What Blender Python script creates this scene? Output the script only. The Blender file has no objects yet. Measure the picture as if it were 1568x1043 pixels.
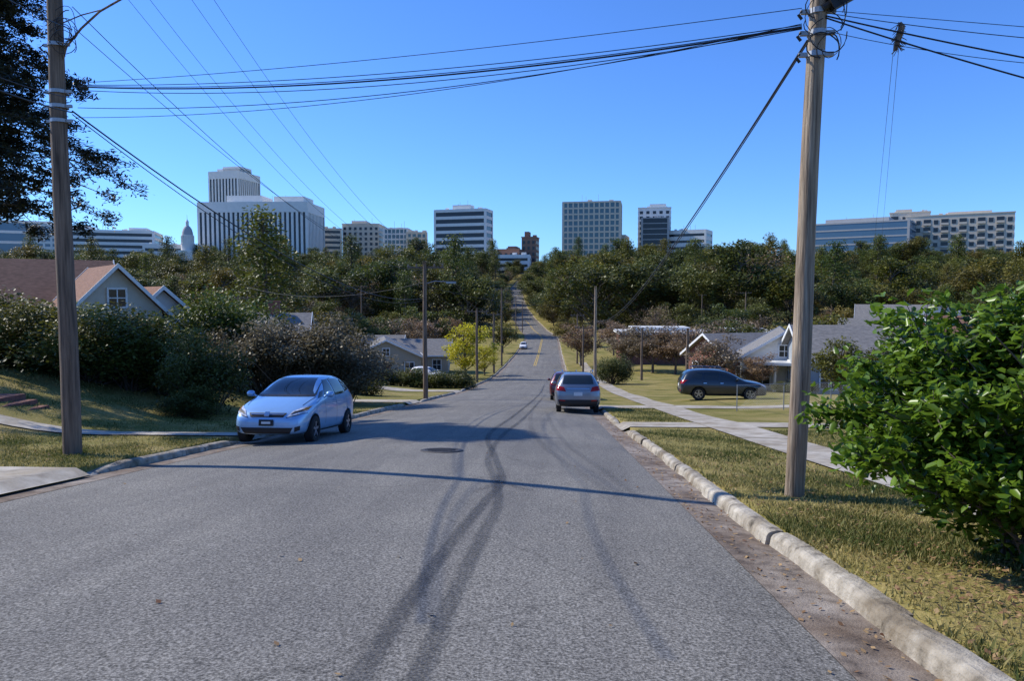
import bpy, math, random
import numpy as np
from mathutils import Vector, Matrix
from mathutils.bvhtree import BVHTree
random.seed(4)
RNG=np.random.default_rng(7)
scene=bpy.context.scene
COL=scene.collection
# ------------------------------------------------------------ survey helpers
FPX=1132.0; PSI=math.radians(3.04); PHI=math.radians(3.614); CAMZ=1.6
def sight(px,py,Y):
    """world point at road chainage Y on the surveyed line of sight"""
    a=(px-784)/FPX; b=(521.5-py)/FPX
    f=Vector((-math.sin(PSI)*math.cos(PHI),math.cos(PSI)*math.cos(PHI),-math.sin(PHI)))
    r=Vector((math.cos(PSI),math.sin(PSI),0))
    u=Vector((-math.sin(PSI)*math.sin(PHI),math.cos(PSI)*math.sin(PHI),math.cos(PHI)))
    d=f+r*a+u*b
    return Vector((0,0,CAMZ))+d*(Y/d.y)
# ------------------------------------------------------------ terrain
_ky=[-200,-30,0,27,57,87,112,150,190,250,300,400,500,600,800,1000,1500,4000]
_kz=[18,3.3,0,-2.97,-6.1,-8.5,-9.5,-10.6,-10.9,-11,-9,0,9,18,32,38,30,20]
_ty=np.arange(-200,4000,1.0)
_tz=np.interp(_ty,_ky,_kz)
_k=np.ones(15)/15
_tz[20:-20]=np.convolve(_tz,_k,'same')[20:-20]
def P(y): return np.interp(y,_ty,_tz)
_cx=np.interp(_ty,[0,215,290,350,430,520,700,1200],[0,0,-7,-14,-19,-17,-8,-4])
_k2=np.ones(41)/41
_cx[30:-30]=np.convolve(_cx,_k2,'same')[30:-30]
_cx[_ty<180]=0
def CX(y): return np.interp(y,_ty,_cx)
def sm(t):
    t=np.clip(t,0,1); return t*t*(3-2*t)
XL,XR=-7.25,2.25
AL=-6.65
def crown(x): return 0.12*np.clip(1-((np.asarray(x)+2.5)/4.15)**2,0,1)
def G(x,y):
    x=np.asarray(x,dtype=float); y=np.asarray(y,dtype=float)
    xr=x-CX(y)
    bank=1.6*sm((-xr-10.2)/9.5)*(1-sm((y-45)/30))
    rb=0.25*sm((xr-6)/10)
    und=0.05*np.sin(x*.7+1)*np.sin(y*.5)*sm((np.abs(xr+2.3)-6)/4)
    z=P(y)+0.11+bank+rb+und
    inside=(xr>XL+.005)&(xr<XR-.005)
    return np.where(inside,P(y)-0.12,z)
def g(x,y): return float(G(x,y))
# ------------------------------------------------------------ materials
def newmat(name):
    m=bpy.data.materials.new(name); m.use_nodes=True
    nt=m.node_tree; b=nt.nodes['Principled BSDF']
    return m,nt,b
def ramp(nt,stops):
    r=nt.nodes.new('ShaderNodeValToRGB'); e=r.color_ramp.elements
    while len(e)<len(stops): e.new(.5)
    for i,(p,c) in enumerate(stops):
        e[i].position=p; e[i].color=(*c,1)
    return r
def coords(nt,vec=(1,1,1)):
    t=nt.nodes.new('ShaderNodeTexCoord'); m=nt.nodes.new('ShaderNodeMapping')
    m.inputs['Scale'].default_value=vec
    nt.links.new(t.outputs['Object'],m.inputs['Vector']); return m
def noise(nt,vec,scale,detail=5,rough=.6):
    n=nt.nodes.new('ShaderNodeTexNoise'); n.inputs['Scale'].default_value=scale
    n.inputs['Detail'].default_value=detail; n.inputs['Roughness'].default_value=rough
    nt.links.new(vec.outputs[0],n.inputs['Vector']); return n
def mixc(nt,a,b,f,mode='MIX'):
    m=nt.nodes.new('ShaderNodeMix'); m.data_type='RGBA'; m.blend_type=mode
    for s,v in ((m.inputs[0],f),(m.inputs[6],a),(m.inputs[7],b)):
        if hasattr(v,'is_output'): nt.links.new(v,s)
        elif isinstance(v,(int,float)): s.default_value=v
        else: s.default_value=(*v,1)
    return m.outputs[2]
def mat(name,stops,scale=5,detail=6,rough=.8,bump=0,bscale=None,vec=(1,1,1),metallic=0,coat=0,spec=.4,dirt=None):
    m,nt,b=newmat(name)
    v=coords(nt,vec)
    if isinstance(stops[0],(int,float)): stops=[(.3,tuple(c*.9 for c in stops)),(.7,stops)]
    n=noise(nt,v,scale,detail); r=ramp(nt,stops)
    nt.links.new(n.outputs['Fac'],r.inputs[0]); out=r.outputs[0]
    if dirt:
        v2=coords(nt); n2=noise(nt,v2,dirt[0],4); r2=ramp(nt,[(.4,(1,1,1)),(.66,dirt[1])])
        nt.links.new(n2.outputs['Fac'],r2.inputs[0]); out=mixc(nt,out,r2.outputs[0],1.0,'MULTIPLY')
    nt.links.new(out,b.inputs['Base Color'])
    b.inputs['Roughness'].default_value=rough; b.inputs['Metallic'].default_value=metallic
    b.inputs['Coat Weight'].default_value=coat; b.inputs['Coat Roughness'].default_value=.04
    b.inputs['Specular IOR Level'].default_value=spec
    if bump:
        n3=noise(nt,v,bscale or scale*3,5); bp=nt.nodes.new('ShaderNodeBump')
        bp.inputs['Strength'].default_value=bump; bp.inputs['Distance'].default_value=.03
        nt.links.new(n3.outputs['Fac'],bp.inputs['Height']); nt.links.new(bp.outputs[0],b.inputs['Normal'])
    return m
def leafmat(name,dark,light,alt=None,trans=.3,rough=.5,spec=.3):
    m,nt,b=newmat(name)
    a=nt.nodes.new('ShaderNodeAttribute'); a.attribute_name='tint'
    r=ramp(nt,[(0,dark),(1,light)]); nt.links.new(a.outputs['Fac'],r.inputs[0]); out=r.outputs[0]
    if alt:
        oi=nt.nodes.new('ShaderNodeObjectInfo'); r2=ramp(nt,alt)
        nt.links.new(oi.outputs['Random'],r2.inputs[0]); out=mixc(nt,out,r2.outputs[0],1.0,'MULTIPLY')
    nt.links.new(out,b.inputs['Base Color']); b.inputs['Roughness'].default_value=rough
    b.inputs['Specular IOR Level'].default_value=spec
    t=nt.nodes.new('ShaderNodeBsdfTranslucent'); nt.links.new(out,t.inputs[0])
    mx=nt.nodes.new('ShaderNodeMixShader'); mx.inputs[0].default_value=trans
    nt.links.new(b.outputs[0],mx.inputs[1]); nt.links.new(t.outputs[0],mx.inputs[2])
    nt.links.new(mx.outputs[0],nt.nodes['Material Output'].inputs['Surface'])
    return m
def asphalt():
    m,nt,b=newmat('asphalt'); v=coords(nt)
    big=noise(nt,v,.35,4); fine=noise(nt,v,52,3,.75); vs=coords(nt,(1.6,.06,1)); st=noise(nt,vs,1.2,4)
    rf=ramp(nt,[(.34,(.055,.051,.044)),(.5,(.182,.17,.148)),(.66,(.39,.365,.32))])
    nt.links.new(fine.outputs['Fac'],rf.inputs[0])
    rb=ramp(nt,[(.3,(.85,.85,.85)),(.7,(1.12,1.11,1.08))]); nt.links.new(big.outputs['Fac'],rb.inputs[0])
    rs=ramp(nt,[(.35,(.86,.86,.87)),(.65,(1.08,1.08,1.07))]); nt.links.new(st.outputs['Fac'],rs.inputs[0])
    o=mixc(nt,rf.outputs[0],rb.outputs[0],1.0,'MULTIPLY'); o=mixc(nt,o,rs.outputs[0],1.0,'MULTIPLY')
    vo=nt.nodes.new('ShaderNodeTexVoronoi'); vo.feature='DISTANCE_TO_EDGE'; vo.inputs['Scale'].default_value=.22
    wv=noise(nt,v,1.3,4); add=nt.nodes.new('ShaderNodeMixRGB'); add.inputs[0].default_value=.35
    nt.links.new(v.outputs[0],add.inputs[1]); nt.links.new(wv.outputs['Color'],add.inputs[2])
    nt.links.new(add.outputs[0],vo.inputs['Vector'])
    rc=ramp(nt,[(0,(.78,.78,.78)),(.003,(1,1,1))]); nt.links.new(vo.outputs['Distance'],rc.inputs[0])
    o=mixc(nt,o,rc.outputs[0],1.0,'MULTIPLY')
    nt.links.new(o,b.inputs['Base Color']); b.inputs['Roughness'].default_value=.85
    b.inputs['Specular IOR Level'].default_value=.2
    bp=nt.nodes.new('ShaderNodeBump'); bp.inputs['Strength'].default_value=.45; bp.inputs['Distance'].default_value=.012
    nt.links.new(fine.outputs['Fac'],bp.inputs['Height']); nt.links.new(bp.outputs[0],b.inputs['Normal'])
    return m
def lawnmat():
    m,nt,b=newmat('lawn'); v=coords(nt)
    big=noise(nt,v,.5,5); fine=noise(nt,v,22,4,.7)
    r1=ramp(nt,[(.31,(.065,.082,.015)),(.42,(.17,.16,.036)),(.53,(.29,.235,.08)),(.7,(.40,.295,.13))])
    mx=nt.nodes.new('ShaderNodeMath'); mx.operation='MULTIPLY_ADD'; mx.inputs[1].default_value=.4
    hf=nt.nodes.new('ShaderNodeMath'); hf.operation='MULTIPLY'; hf.inputs[1].default_value=.6
    nt.links.new(big.outputs['Fac'],hf.inputs[0]); nt.links.new(fine.outputs['Fac'],mx.inputs[0]); nt.links.new(hf.outputs[0],mx.inputs[2])
    nt.links.new(mx.outputs[0],r1.inputs[0]); nt.links.new(r1.outputs[0],b.inputs['Base Color'])
    b.inputs['Roughness'].default_value=.95; b.inputs['Specular IOR Level'].default_value=.1
    bp=nt.nodes.new('ShaderNodeBump'); bp.inputs['Strength'].default_value=.8; bp.inputs['Distance'].default_value=.05
    nt.links.new(fine.outputs['Fac'],bp.inputs['Height']); nt.links.new(bp.outputs[0],b.inputs['Normal'])
    return m
def skidmat():
    m,nt,b=newmat('tyre_rubber_mark')
    a=nt.nodes.new('ShaderNodeAttribute'); a.attribute_name='tint'
    v=coords(nt); n=noise(nt,v,45,3,.7); n2=noise(nt,coords(nt,(1,.3,1)),2,4)
    r=ramp(nt,[(.35,(.25,.25,.25)),(.6,(1,1,1))]); nt.links.new(n.outputs['Fac'],r.inputs[0])
    r2=ramp(nt,[(.3,(.5,.5,.5)),(.6,(1,1,1))]); nt.links.new(n2.outputs['Fac'],r2.inputs[0])
    q=mixc(nt,r.outputs[0],r2.outputs[0],1.0,'MULTIPLY')
    mu=nt.nodes.new('ShaderNodeMath'); mu.operation='MULTIPLY'
    nt.links.new(a.outputs['Fac'],mu.inputs[0]); nt.links.new(q,mu.inputs[1])
    b.inputs['Base Color'].default_value=(.04,.04,.041,1); b.inputs['Roughness'].default_value=.7
    t=nt.nodes.new('ShaderNodeBsdfTransparent'); mx=nt.nodes.new('ShaderNodeMixShader')
    nt.links.new(mu.outputs[0],mx.inputs[0]); nt.links.new(t.outputs[0],mx.inputs[1]); nt.links.new(b.outputs[0],mx.inputs[2])
    nt.links.new(mx.outputs[0],nt.nodes['Material Output'].inputs['Surface'])
    return m
M={}
M['asphalt']=asphalt(); M['lawn']=lawnmat(); M['skid']=skidmat()
M['concrete']=mat('weathered_concrete',[(.25,(.27,.235,.185)),(.5,(.46,.41,.325)),(.75,(.58,.52,.415))],3.5,8,.9,.3,40,dirt=(1.1,(.66,.6,.52)))
M['kerb']=mat('kerb_concrete',[(.3,(.13,.112,.085)),(.43,(.38,.335,.26)),(.7,(.58,.52,.415))],7,10,.9,.7,24,dirt=(1.7,(.45,.4,.33)))
M['gutter']=mat('gutter_concrete',[(.3,(.11,.085,.065)),(.5,(.28,.23,.18)),(.75,(.42,.36,.29))],5,9,.9,.5,50,dirt=(.9,(.55,.46,.38)))
M['wood']=mat('pole_wood',[(.3,(.07,.05,.034)),(.48,(.27,.2,.135)),(.7,(.5,.4,.285))],2.2,8,.85,.8,5,vec=(9,9,.45))
M['wood_dark']=mat('aged_pole_wood',[(.3,(.04,.03,.022)),(.5,(.16,.115,.08)),(.75,(.3,.22,.155))],2.2,8,.85,.8,5,vec=(9,9,.45))
M['bark']=mat('bark',[(.3,(.06,.045,.033)),(.7,(.18,.145,.11))],4,6,.95,.6,12,vec=(2,2,.5))
M['steel']=mat('galvanised_steel',(.35,.36,.37),6,4,.45,metallic=.7)
M['black']=mat('black_cable',(.012,.012,.013),6,2,.5)
M['insul']=mat('insulator',(.12,.10,.09),3,2,.3)
M['brick']=mat('red_brick',[(.3,(.16,.065,.045)),(.7,(.28,.125,.085))],9,5,.9,.3)
M['wall_white']=mat('white_painted_siding',(.78,.76,.70),4,4,.6)
M['wall_cream']=mat('cream_siding',(.62,.56,.45),4,4,.6)
M['wall_tan']=mat('tan_siding',(.42,.36,.27),4,4,.7)
M['wall_grey']=mat('grey_siding',(.33,.36,.38),4,4,.7)
M['roof_brown']=mat('brown_shingles',[(.3,(.15,.072,.044)),(.7,(.30,.155,.098))],3.5,8,.9,.5,18,vec=(1,1,4))
M['roof_grey']=mat('grey_shingles',[(.3,(.13,.125,.115)),(.7,(.27,.25,.225))],3.5,8,.9,.5,18,vec=(1,1,4))
M['roof_light']=mat('light_membrane_roof',(.66,.65,.6),2,4,.7)
M['trim']=mat('white_trim',(.8,.8,.77),4,3,.5)
M['glass']=mat('window_glass',(.025,.035,.045),1,2,.08,spec=.6)
M['door']=mat('painted_door',(.12,.05,.04),3,2,.5)
M['yellow']=mat('yellow_line_paint',[(.35,(.45,.28,.03)),(.6,(.62,.42,.06))],14,6,.7)
M['iron']=mat('cast_iron',[(.3,(.02,.018,.016)),(.7,(.09,.075,.06))],20,5,.6,.5,60)
M['bk_white']=mat('pale_precast',(.82,.785,.71),.3,4,.8)
M['bk_tan']=mat('tan_precast',(.68,.585,.45),.3,4,.8)
M['bk_grey']=mat('grey_precast',(.44,.43,.41),.3,4,.8)
M['bk_brick']=mat('brown_brick_cladding',(.34,.18,.12),.3,4,.9)
M['g_dark']=mat('dark_curtain_wall',(.03,.035,.045),.1,3,.2,spec=.4)
M['g_blue']=mat('blue_curtain_wall',(.07,.14,.22),.1,3,.1,spec=.7)
M['g_teal']=mat('teal_curtain_wall',(.08,.16,.19),.1,3,.15,spec=.6)
hue=[(0,(.65,.78,.68)),(.2,(1,1,.9)),(.38,(1.4,1.2,.6)),(.52,(.75,.92,.65)),(.64,(.85,.85,.85)),(.76,(1.7,1.15,.8)),(.88,(.8,.85,.75)),(1,(1.55,1.3,.85))]
M['lf_oak']=leafmat('oak_foliage',(.018,.026,.007),(.18,.19,.046),hue)
M['lf_pine']=leafmat('pine_foliage',(.03,.045,.011),(.19,.22,.05),hue)
M['lf_brown']=leafmat('autumn_foliage',(.10,.07,.045),(.36,.27,.17),[(0,(.8,.85,.8)),(.5,(1.1,1.05,1.05)),(1,(1.2,1.0,.75))])
M['lf_yellow']=leafmat('yellow_foliage',(.30,.29,.02),(.68,.60,.04),trans=.45)
M['lf_hedge']=leafmat('hedge_foliage',(.018,.033,.008),(.17,.185,.045),[(0,(.9,.9,.9)),(.5,(1.3,1.05,.8)),(1,(1.0,1.15,.8))])
M['lf_olive']=leafmat('shrub_foliage',(.05,.046,.024),(.30,.245,.14))
M['lf_cedar']=leafmat('cedar_foliage',(.012,.016,.009),(.05,.055,.028),trans=.12)
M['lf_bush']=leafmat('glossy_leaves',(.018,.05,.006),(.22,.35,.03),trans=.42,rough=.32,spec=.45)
M['grass']=leafmat('grass_blades',(.075,.10,.017),(.46,.37,.135),trans=.3,rough=.7)
M['dead']=leafmat('dead_leaves',(.14,.06,.03),(.42,.28,.13),trans=.1,rough=.8)
# ------------------------------------------------------------ mesh tools
def obj(name,me,parent=None,loc=None,rot=None):
    o=bpy.data.objects.new(name,me); COL.objects.link(o)
    if parent: o.parent=parent
    if loc is not None: o.location=loc
    if rot is not None: o.rotation_euler=rot
    return o
def empty(name,loc=(0,0,0),rot=(0,0,0)):
    o=bpy.data.objects.new(name,None); COL.objects.link(o); o.location=loc; o.rotation_euler=rot
    o.empty_display_size=.2; return o
def npmesh(name,V,F,mats,mi=None,tint=None,smooth=False):
    V=np.asarray(V,dtype=np.float32).reshape(-1,3); F=np.asarray(F,dtype=np.int32); k=F.shape[1]
    me=bpy.data.meshes.new(name); me.vertices.add(len(V)); me.vertices.foreach_set('co',V.ravel())
    me.loops.add(F.size); me.loops.foreach_set('vertex_index',F.ravel())
    me.polygons.add(len(F)); me.polygons.foreach_set('loop_start',np.arange(0,F.size,k,dtype=np.int32))
    me.polygons.foreach_set('loop_total',np.full(len(F),k,dtype=np.int32))
    for m in mats: me.materials.append(m)
    if mi is not None: me.polygons.foreach_set('material_index',np.asarray(mi,dtype=np.int32))
    if smooth: me.polygons.foreach_set('use_smooth',np.ones(len(F),dtype=bool))
    me.update(calc_edges=True)
    if tint is not None:
        a=me.attributes.new('tint','FLOAT','POINT'); a.data.foreach_set('value',np.asarray(tint,dtype=np.float32))
    me.validate(); return me
class MB:
    def __init__(s): s.v=[];s.f=[];s.m=[]
    def box(s,c,d,m=0,rz=0,mtx=None):
        hx,hy,hz=d[0]/2,d[1]/2,d[2]/2; b=len(s.v); R=Matrix.Rotation(rz,3,'Z')
        for q in ((-1,-1,-1),(1,-1,-1),(1,1,-1),(-1,1,-1),(-1,-1,1),(1,-1,1),(1,1,1),(-1,1,1)):
            p=R@Vector((q[0]*hx,q[1]*hy,q[2]*hz))+Vector(c)
            if mtx: p=mtx@p
            s.v.append(tuple(p))
        for f in ((0,3,2,1),(4,5,6,7),(0,1,5,4),(1,2,6,5),(2,3,7,6),(3,0,4,7)):
            s.f.append(tuple(b+i for i in f)); s.m.append(m)
    def tube(s,pts,rad,k=6,m=0,cap=True):
        pts=[Vector(p) for p in pts]; n=len(pts)
        if not hasattr(rad,'__len__'): rad=[rad]*n
        b=len(s.v)
        for i,p in enumerate(pts):
            t=(pts[min(i+1,n-1)]-pts[max(i-1,0)]).normalized()
            a=Vector((0,0,1)) if abs(t.z)<.9 else Vector((1,0,0))
            x=t.cross(a).normalized(); y=t.cross(x)
            for j in range(k):
                an=2*math.pi*j/k; s.v.append(tuple(p+(x*math.cos(an)+y*math.sin(an))*rad[i]))
        for i in range(n-1):
            for j in range(k):
                s.f.append((b+i*k+j,b+i*k+(j+1)%k,b+(i+1)*k+(j+1)%k,b+(i+1)*k+j)); s.m.append(m)
        if cap:
            s.f.append(tuple(b+j for j in range(k))); s.m.append(m)
            s.f.append(tuple(b+(n-1)*k+j for j in reversed(range(k)))); s.m.append(m)
    def poly(s,pts,m=0):
        b=len(s.v); s.v+= [tuple(p) for p in pts]; s.f.append(tuple(range(b,b+len(pts)))); s.m.append(m)
    def lathe(s,prof,k=16,m=0,c=(0,0,0),axis='z'):
        b=len(s.v)
        for r,z in prof:
            for j in range(k):
                a=2*math.pi*j/k
                p=(r*math.cos(a),r*math.sin(a),z) if axis=='z' else (z,r*math.cos(a),r*math.sin(a))
                s.v.append((p[0]+c[0],p[1]+c[1],p[2]+c[2]))
        for i in range(len(prof)-1):
            for j in range(k):
                s.f.append((b+i*k+j,b+i*k+(j+1)%k,b+(i+1)*k+(j+1)%k,b+(i+1)*k+j)); s.m.append(m)
    def mesh(s,name,mats,smooth=False):
        me=bpy.data.meshes.new(name); me.from_pydata(s.v,[],s.f)
        for x in mats: me.materials.append(x)
        me.polygons.foreach_set('material_index',s.m)
        if smooth: me.polygons.foreach_set('use_smooth',[True]*len(s.f))
        me.update(); return me
    def obj(s,name,mats,parent=None,loc=None,rot=None,smooth=False):
        return obj(name,s.mesh(name,mats,smooth),parent,loc,rot)
# ------------------------------------------------------------ ground sheet
ys=np.concatenate([np.arange(-40,60,.5),np.arange(60,300,3),np.arange(300,1000,12),np.arange(1000,4001,150)])
xs=np.concatenate([np.arange(-3000,-300,200),np.arange(-300,-40,10),np.arange(-40,-7.4,.5),[XL,XL+.01,-4,-2,0,XR-.01,XR,2.5],np.arange(3,40,.5),np.arange(40,300,10),np.arange(300,3001,200)])
XX,YY=np.meshgrid(xs,ys); XA=XX+CX(YY); ZZ=G(XA,YY)
def gridfaces(nx,ny):
    i=np.arange(ny-1)[:,None]*nx+np.arange(nx-1)[None,:]; i=i.ravel()
    return np.stack([i,i+1,i+nx+1,i+nx],1)
obj('ground_lawn',npmesh('ground_lawn',np.stack([XA,YY,ZZ],-1),gridfaces(len(xs),len(ys)),[M['lawn']],smooth=False))
def ribbon(name,xs_,y0,y1,zf,m,smooth=True):
    yy=ys[(ys>y0)&(ys<y1)]; yy=np.concatenate([[y0],yy,[y1]])
    A,B=np.meshgrid(xs_,yy); Z=zf(A,B)
    return obj(name,npmesh(name,np.stack([A+CX(B),B,Z],-1),gridfaces(len(xs_),len(yy)),[m],smooth=smooth))
ribbon('road_asphalt',np.linspace(AL,1.6,12),-40,900,lambda x,y:P(y)+crown(x),M['asphalt'])
ribbon('gutter_pan',np.array([1.6,1.8,2.1]),-40,420,lambda x,y:P(y)+0.004-0.03*(x-1.6)+crown(1.6)*0.9,M['gutter'])
ribbon('gutter_pan',np.array([-7.1,-6.9,AL]),-40,420,lambda x,y:P(y)+0.004-0.03*(AL-x)+crown(AL)*.9,M['gutter'])
for dx in (-.14,.14):
    ribbon('centre_line_marking',np.array([-2.5+dx-.06,-2.5+dx+.06]),112,300,lambda x,y:P(y)+crown(x)+.012,M['yellow'])
# kerbs
def kerb(name,side,segs):
    mb=MB()
    prof=[(0,-.12),(.015,.03),(.025,.085),(.042,.112),(.07,.126),(.13,.130),(.19,.126),(.205,.10),(.21,-.12)]
    x0=2.05 if side>0 else -7.05
    rr=random.Random(9)
    for a,b in segs:
        y=a
        while y<b-.05:
            e=min(y+rr.choice((2.4,3.0,3.0)),b); L=e-y-.025; n=max(2,int(L/.12)+1) if y<25 else max(2,int(L/.6)+1); base=len(mb.v)
            jx=rr.uniform(-.03,.03); jz=rr.uniform(-.022,.012); tl=rr.uniform(-.015,.015)
            for i in range(n):
                yy=y+L*i/(n-1); wob=.012*math.sin(yy*2.3)+.006*math.sin(yy*5.1)+.03*math.sin(yy*.45+side)+tl*(i/(n-1)-.5)*2
                drop=0
                if yy<a+.9: drop=.10*(1-(yy-a)/.9)
                if yy>b-.9 and b<400: drop=max(drop,.10*(1-(b-yy)/.9))
                edge=.012 if i in (0,n-1) else 0
                chip=.035*max(0,math.sin(yy*7.3+1)*math.sin(yy*3.1)-.35)+rr.uniform(0,.008)+edge
                for px_,pz in prof:
                    h=pz if pz<0 else max(pz-drop-(chip if px_<.1 else chip*.4),.01)
                    mb.v.append((x0+side*(px_+wob+(chip*.9 if px_<.08 and pz>0.02 else 0))+jx+float(CX(yy)),yy,float(P(yy))+h+jz))
            k=len(prof)
            for i in range(n-1):
                for j in range(k-1):
                    q=(base+i*k+j,base+i*k+j+1,base+(i+1)*k+j+1,base+(i+1)*k+j)
                    mb.f.append(q if side<0 else q[::-1]); mb.m.append(0)
            mb.f.append(tuple(base+j for j in range(k))); mb.m.append(0)
            mb.f.append(tuple(base+(n-1)*k+j for j in reversed(range(k)))); mb.m.append(0)
            y=e
    mb.obj(name,[M['kerb']])
kerb('kerb',1,[(-20,20.8),(23.3,32),(35.0,400)])
kerb('kerb',-1,[(-20,5.0),(10.9,16.6),(17.7,36),(39.5,54),(58,400)])
def slab(name,x0,x1,y0,y1,dz=.03,m=None,skew=0):
    xx=set(np.round(np.linspace(x0,x1,max(2,int(abs(x1-x0)/.5)+1)),3))
    for q in (-7.05,XL-.005,2.05,XR+.005):
        if x0<q<x1: xx.add(q)
    xx=sorted(xx); ny=max(2,int((y1-y0)/.5)+1)
    A,B=np.meshgrid(np.array(xx),np.linspace(y0,y1,ny)); B=B+skew*(A-x1)
    Z=G(A,B)+dz
    Z=np.where((A>XL)&(A<XR),P(B)+.03,Z)
    return obj(name,npmesh(name,np.stack([A,B,Z],-1),gridfaces(len(xx),ny),[m or M['concrete']],smooth=False))
y=-5.0
side=empty('concrete_sidewalk')
k=0
while y<120:
    o=slab('slab_%d'%k,4.45,5.75,y,y+1.48,.03+random.uniform(0,.006)); o.parent=side; y+=1.5; k+=1
slab('driveway',2.0,13,21.0,23.1,.024)
slab('driveway',2.0,12,32.4,34.8,.024)
slab('front_walk',5.75,11,13.7,14.8,.024)
slab('driveway',-15,-7.0,5.1,10.8,.024)
slab('front_walk',-15.5,-7.0,16.7,17.6,.03,skew=.05)
slab('driveway',-20,-7.0,36.2,39.3,.03)
slab('driveway',-24,-7.0,54.2,57.6,.03)
st=MB()
pS=sight(20,632,18.5)
for i in range(3):
    xx=pS.x-.42*i; st.box((xx,18.5+.12*i,pS.z-.05+.14*i),(.8,1.7,.24))
st.obj('brick_steps',[M['brick']])
mh=MB(); mx_,my_=-2.1,14.0
sl=-math.atan(.11)
mh.lathe([(.0,.012),(.30,.012),(.30,.006),(.32,.006),(.32,.014),(.40,.014),(.42,.0)],28)
for i in range(-3,4):
    w=math.sqrt(.27**2-(i*.075)**2); mh.box((0,i*.075,.016),(2*w,.03,.008))
mh.obj('manhole_cover',[M['iron']],loc=(mx_,my_,float(P(my_)+crown(mx_))+.004),rot=(sl,0,0))
# tyre marks
def strip(name,pts,w,strength):
    pts=[Vector((a,b,0)) for a,b in pts]
    fine=[]
    n=len(pts)
    for i in range(n-1):
        p0=pts[max(i-1,0)];p1=pts[i];p2=pts[i+1];p3=pts[min(i+2,n-1)]
        for s in range(14):
            t=s/14; fine.append(.5*((2*p1)+(p2-p0)*t+(2*p0-5*p1+4*p2-p3)*t*t+(3*p1-p0-3*p2+p3)*t**3))
    fine.append(pts[-1]); V=[];T=[]
    for i,p in enumerate(fine):
        d=(fine[min(i+1,len(fine)-1)]-fine[max(i-1,0)]).normalized(); s=Vector((d.y,-d.x,0))
        e=min(1,i/10,(len(fine)-1-i)/10)
        for q,tt in ((-1,0),(-.5,1),(.5,1),(1,0)):
            c=p+s*(q*w/2); V.append((c.x,c.y,float(P(c.y)+crown(c.x))+.006+strip.n*.0015)); T.append(tt*strength*e)
    strip.n+=1
    return npmesh(name,V,gridfaces(4,len(fine)),[M['skid']],tint=T)
strip.n=0
sk=empty('tyre_skid_marks')
def gp(px,py):
    lo,hi=1.0,300.0
    for _ in range(50):
        mid=(lo+hi)/2; p=sight(px,py,mid)
        if p.z>float(P(mid))+.1: lo=mid
        else: hi=mid
    p=sight(px,py,lo); return (p.x,p.y)
tracks=[([(500,1100),(548,1040),(640,900),(700,820),(745,765),(768,735),(758,700),(750,665),(790,635),(825,605),(835,585)],.16,.6),
        ([(600,1100),(636,1040),(700,900),(738,820),(762,772),(758,735),(748,700),(772,665),(808,635),(838,600)],.16,.55),
        ([(765,735),(790,745),(820,752)],.16,.35),([(720,752),(745,748),(765,735)],.16,.35),
        ([(1010,780),(930,720),(870,680),(845,650),(835,625)],.18,.18),
        ([(960,770),(880,715),(830,680),(812,650),(815,625)],.18,.18)]
for i,(tp,w,s) in enumerate(tracks):
    obj('mark_%d'%i,strip('mark_%d'%i,[gp(*q) for q in tp],w,s),sk)
# ------------------------------------------------------------ foliage
def unit(a): return a/np.maximum(np.linalg.norm(a,axis=1,keepdims=True),1e-6)
def leaves(C,L,W,rng,up=.6,shape='rhomb',axis=None):
    n=len(C); nn=rng.normal(size=(n,3)); nn[:,2]=nn[:,2]+up*np.sign(nn[:,2]+.3); nn=unit(nn)
    d=rng.normal(size=(n,3)) if axis is None else axis+rng.normal(size=(n,3))*.35
    d=unit(d-nn*(d*nn).sum(1,keepdims=True)); s=np.cross(nn,d)
    L=np.broadcast_to(L,(n,))[:,None]; W=np.broadcast_to(W,(n,))[:,None]
    if shape=='rhomb':
        V=np.stack([C-d*L/2,C+s*W/2,C+d*L/2,C-s*W/2],1).reshape(-1,3)
        F=np.arange(n*4).reshape(n,4); return V,F,4
    fold=nn*W*.22
    V=np.stack([C-d*L/2,C+s*W/2-d*L*.18+fold,C+s*W*.42+d*L*.2+fold,C+d*L/2-nn*L*.08,C-s*W*.42+d*L*.2+fold,C-s*W/2-d*L*.18+fold,C+d*L*.02],1).reshape(-1,3)
    b=np.arange(n)[:,None]*7
    F=np.concatenate([b+np.array([[0,1,2,3,6]]),b+np.array([[0,6,3,4,5]])],0); return V,F,7
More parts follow.
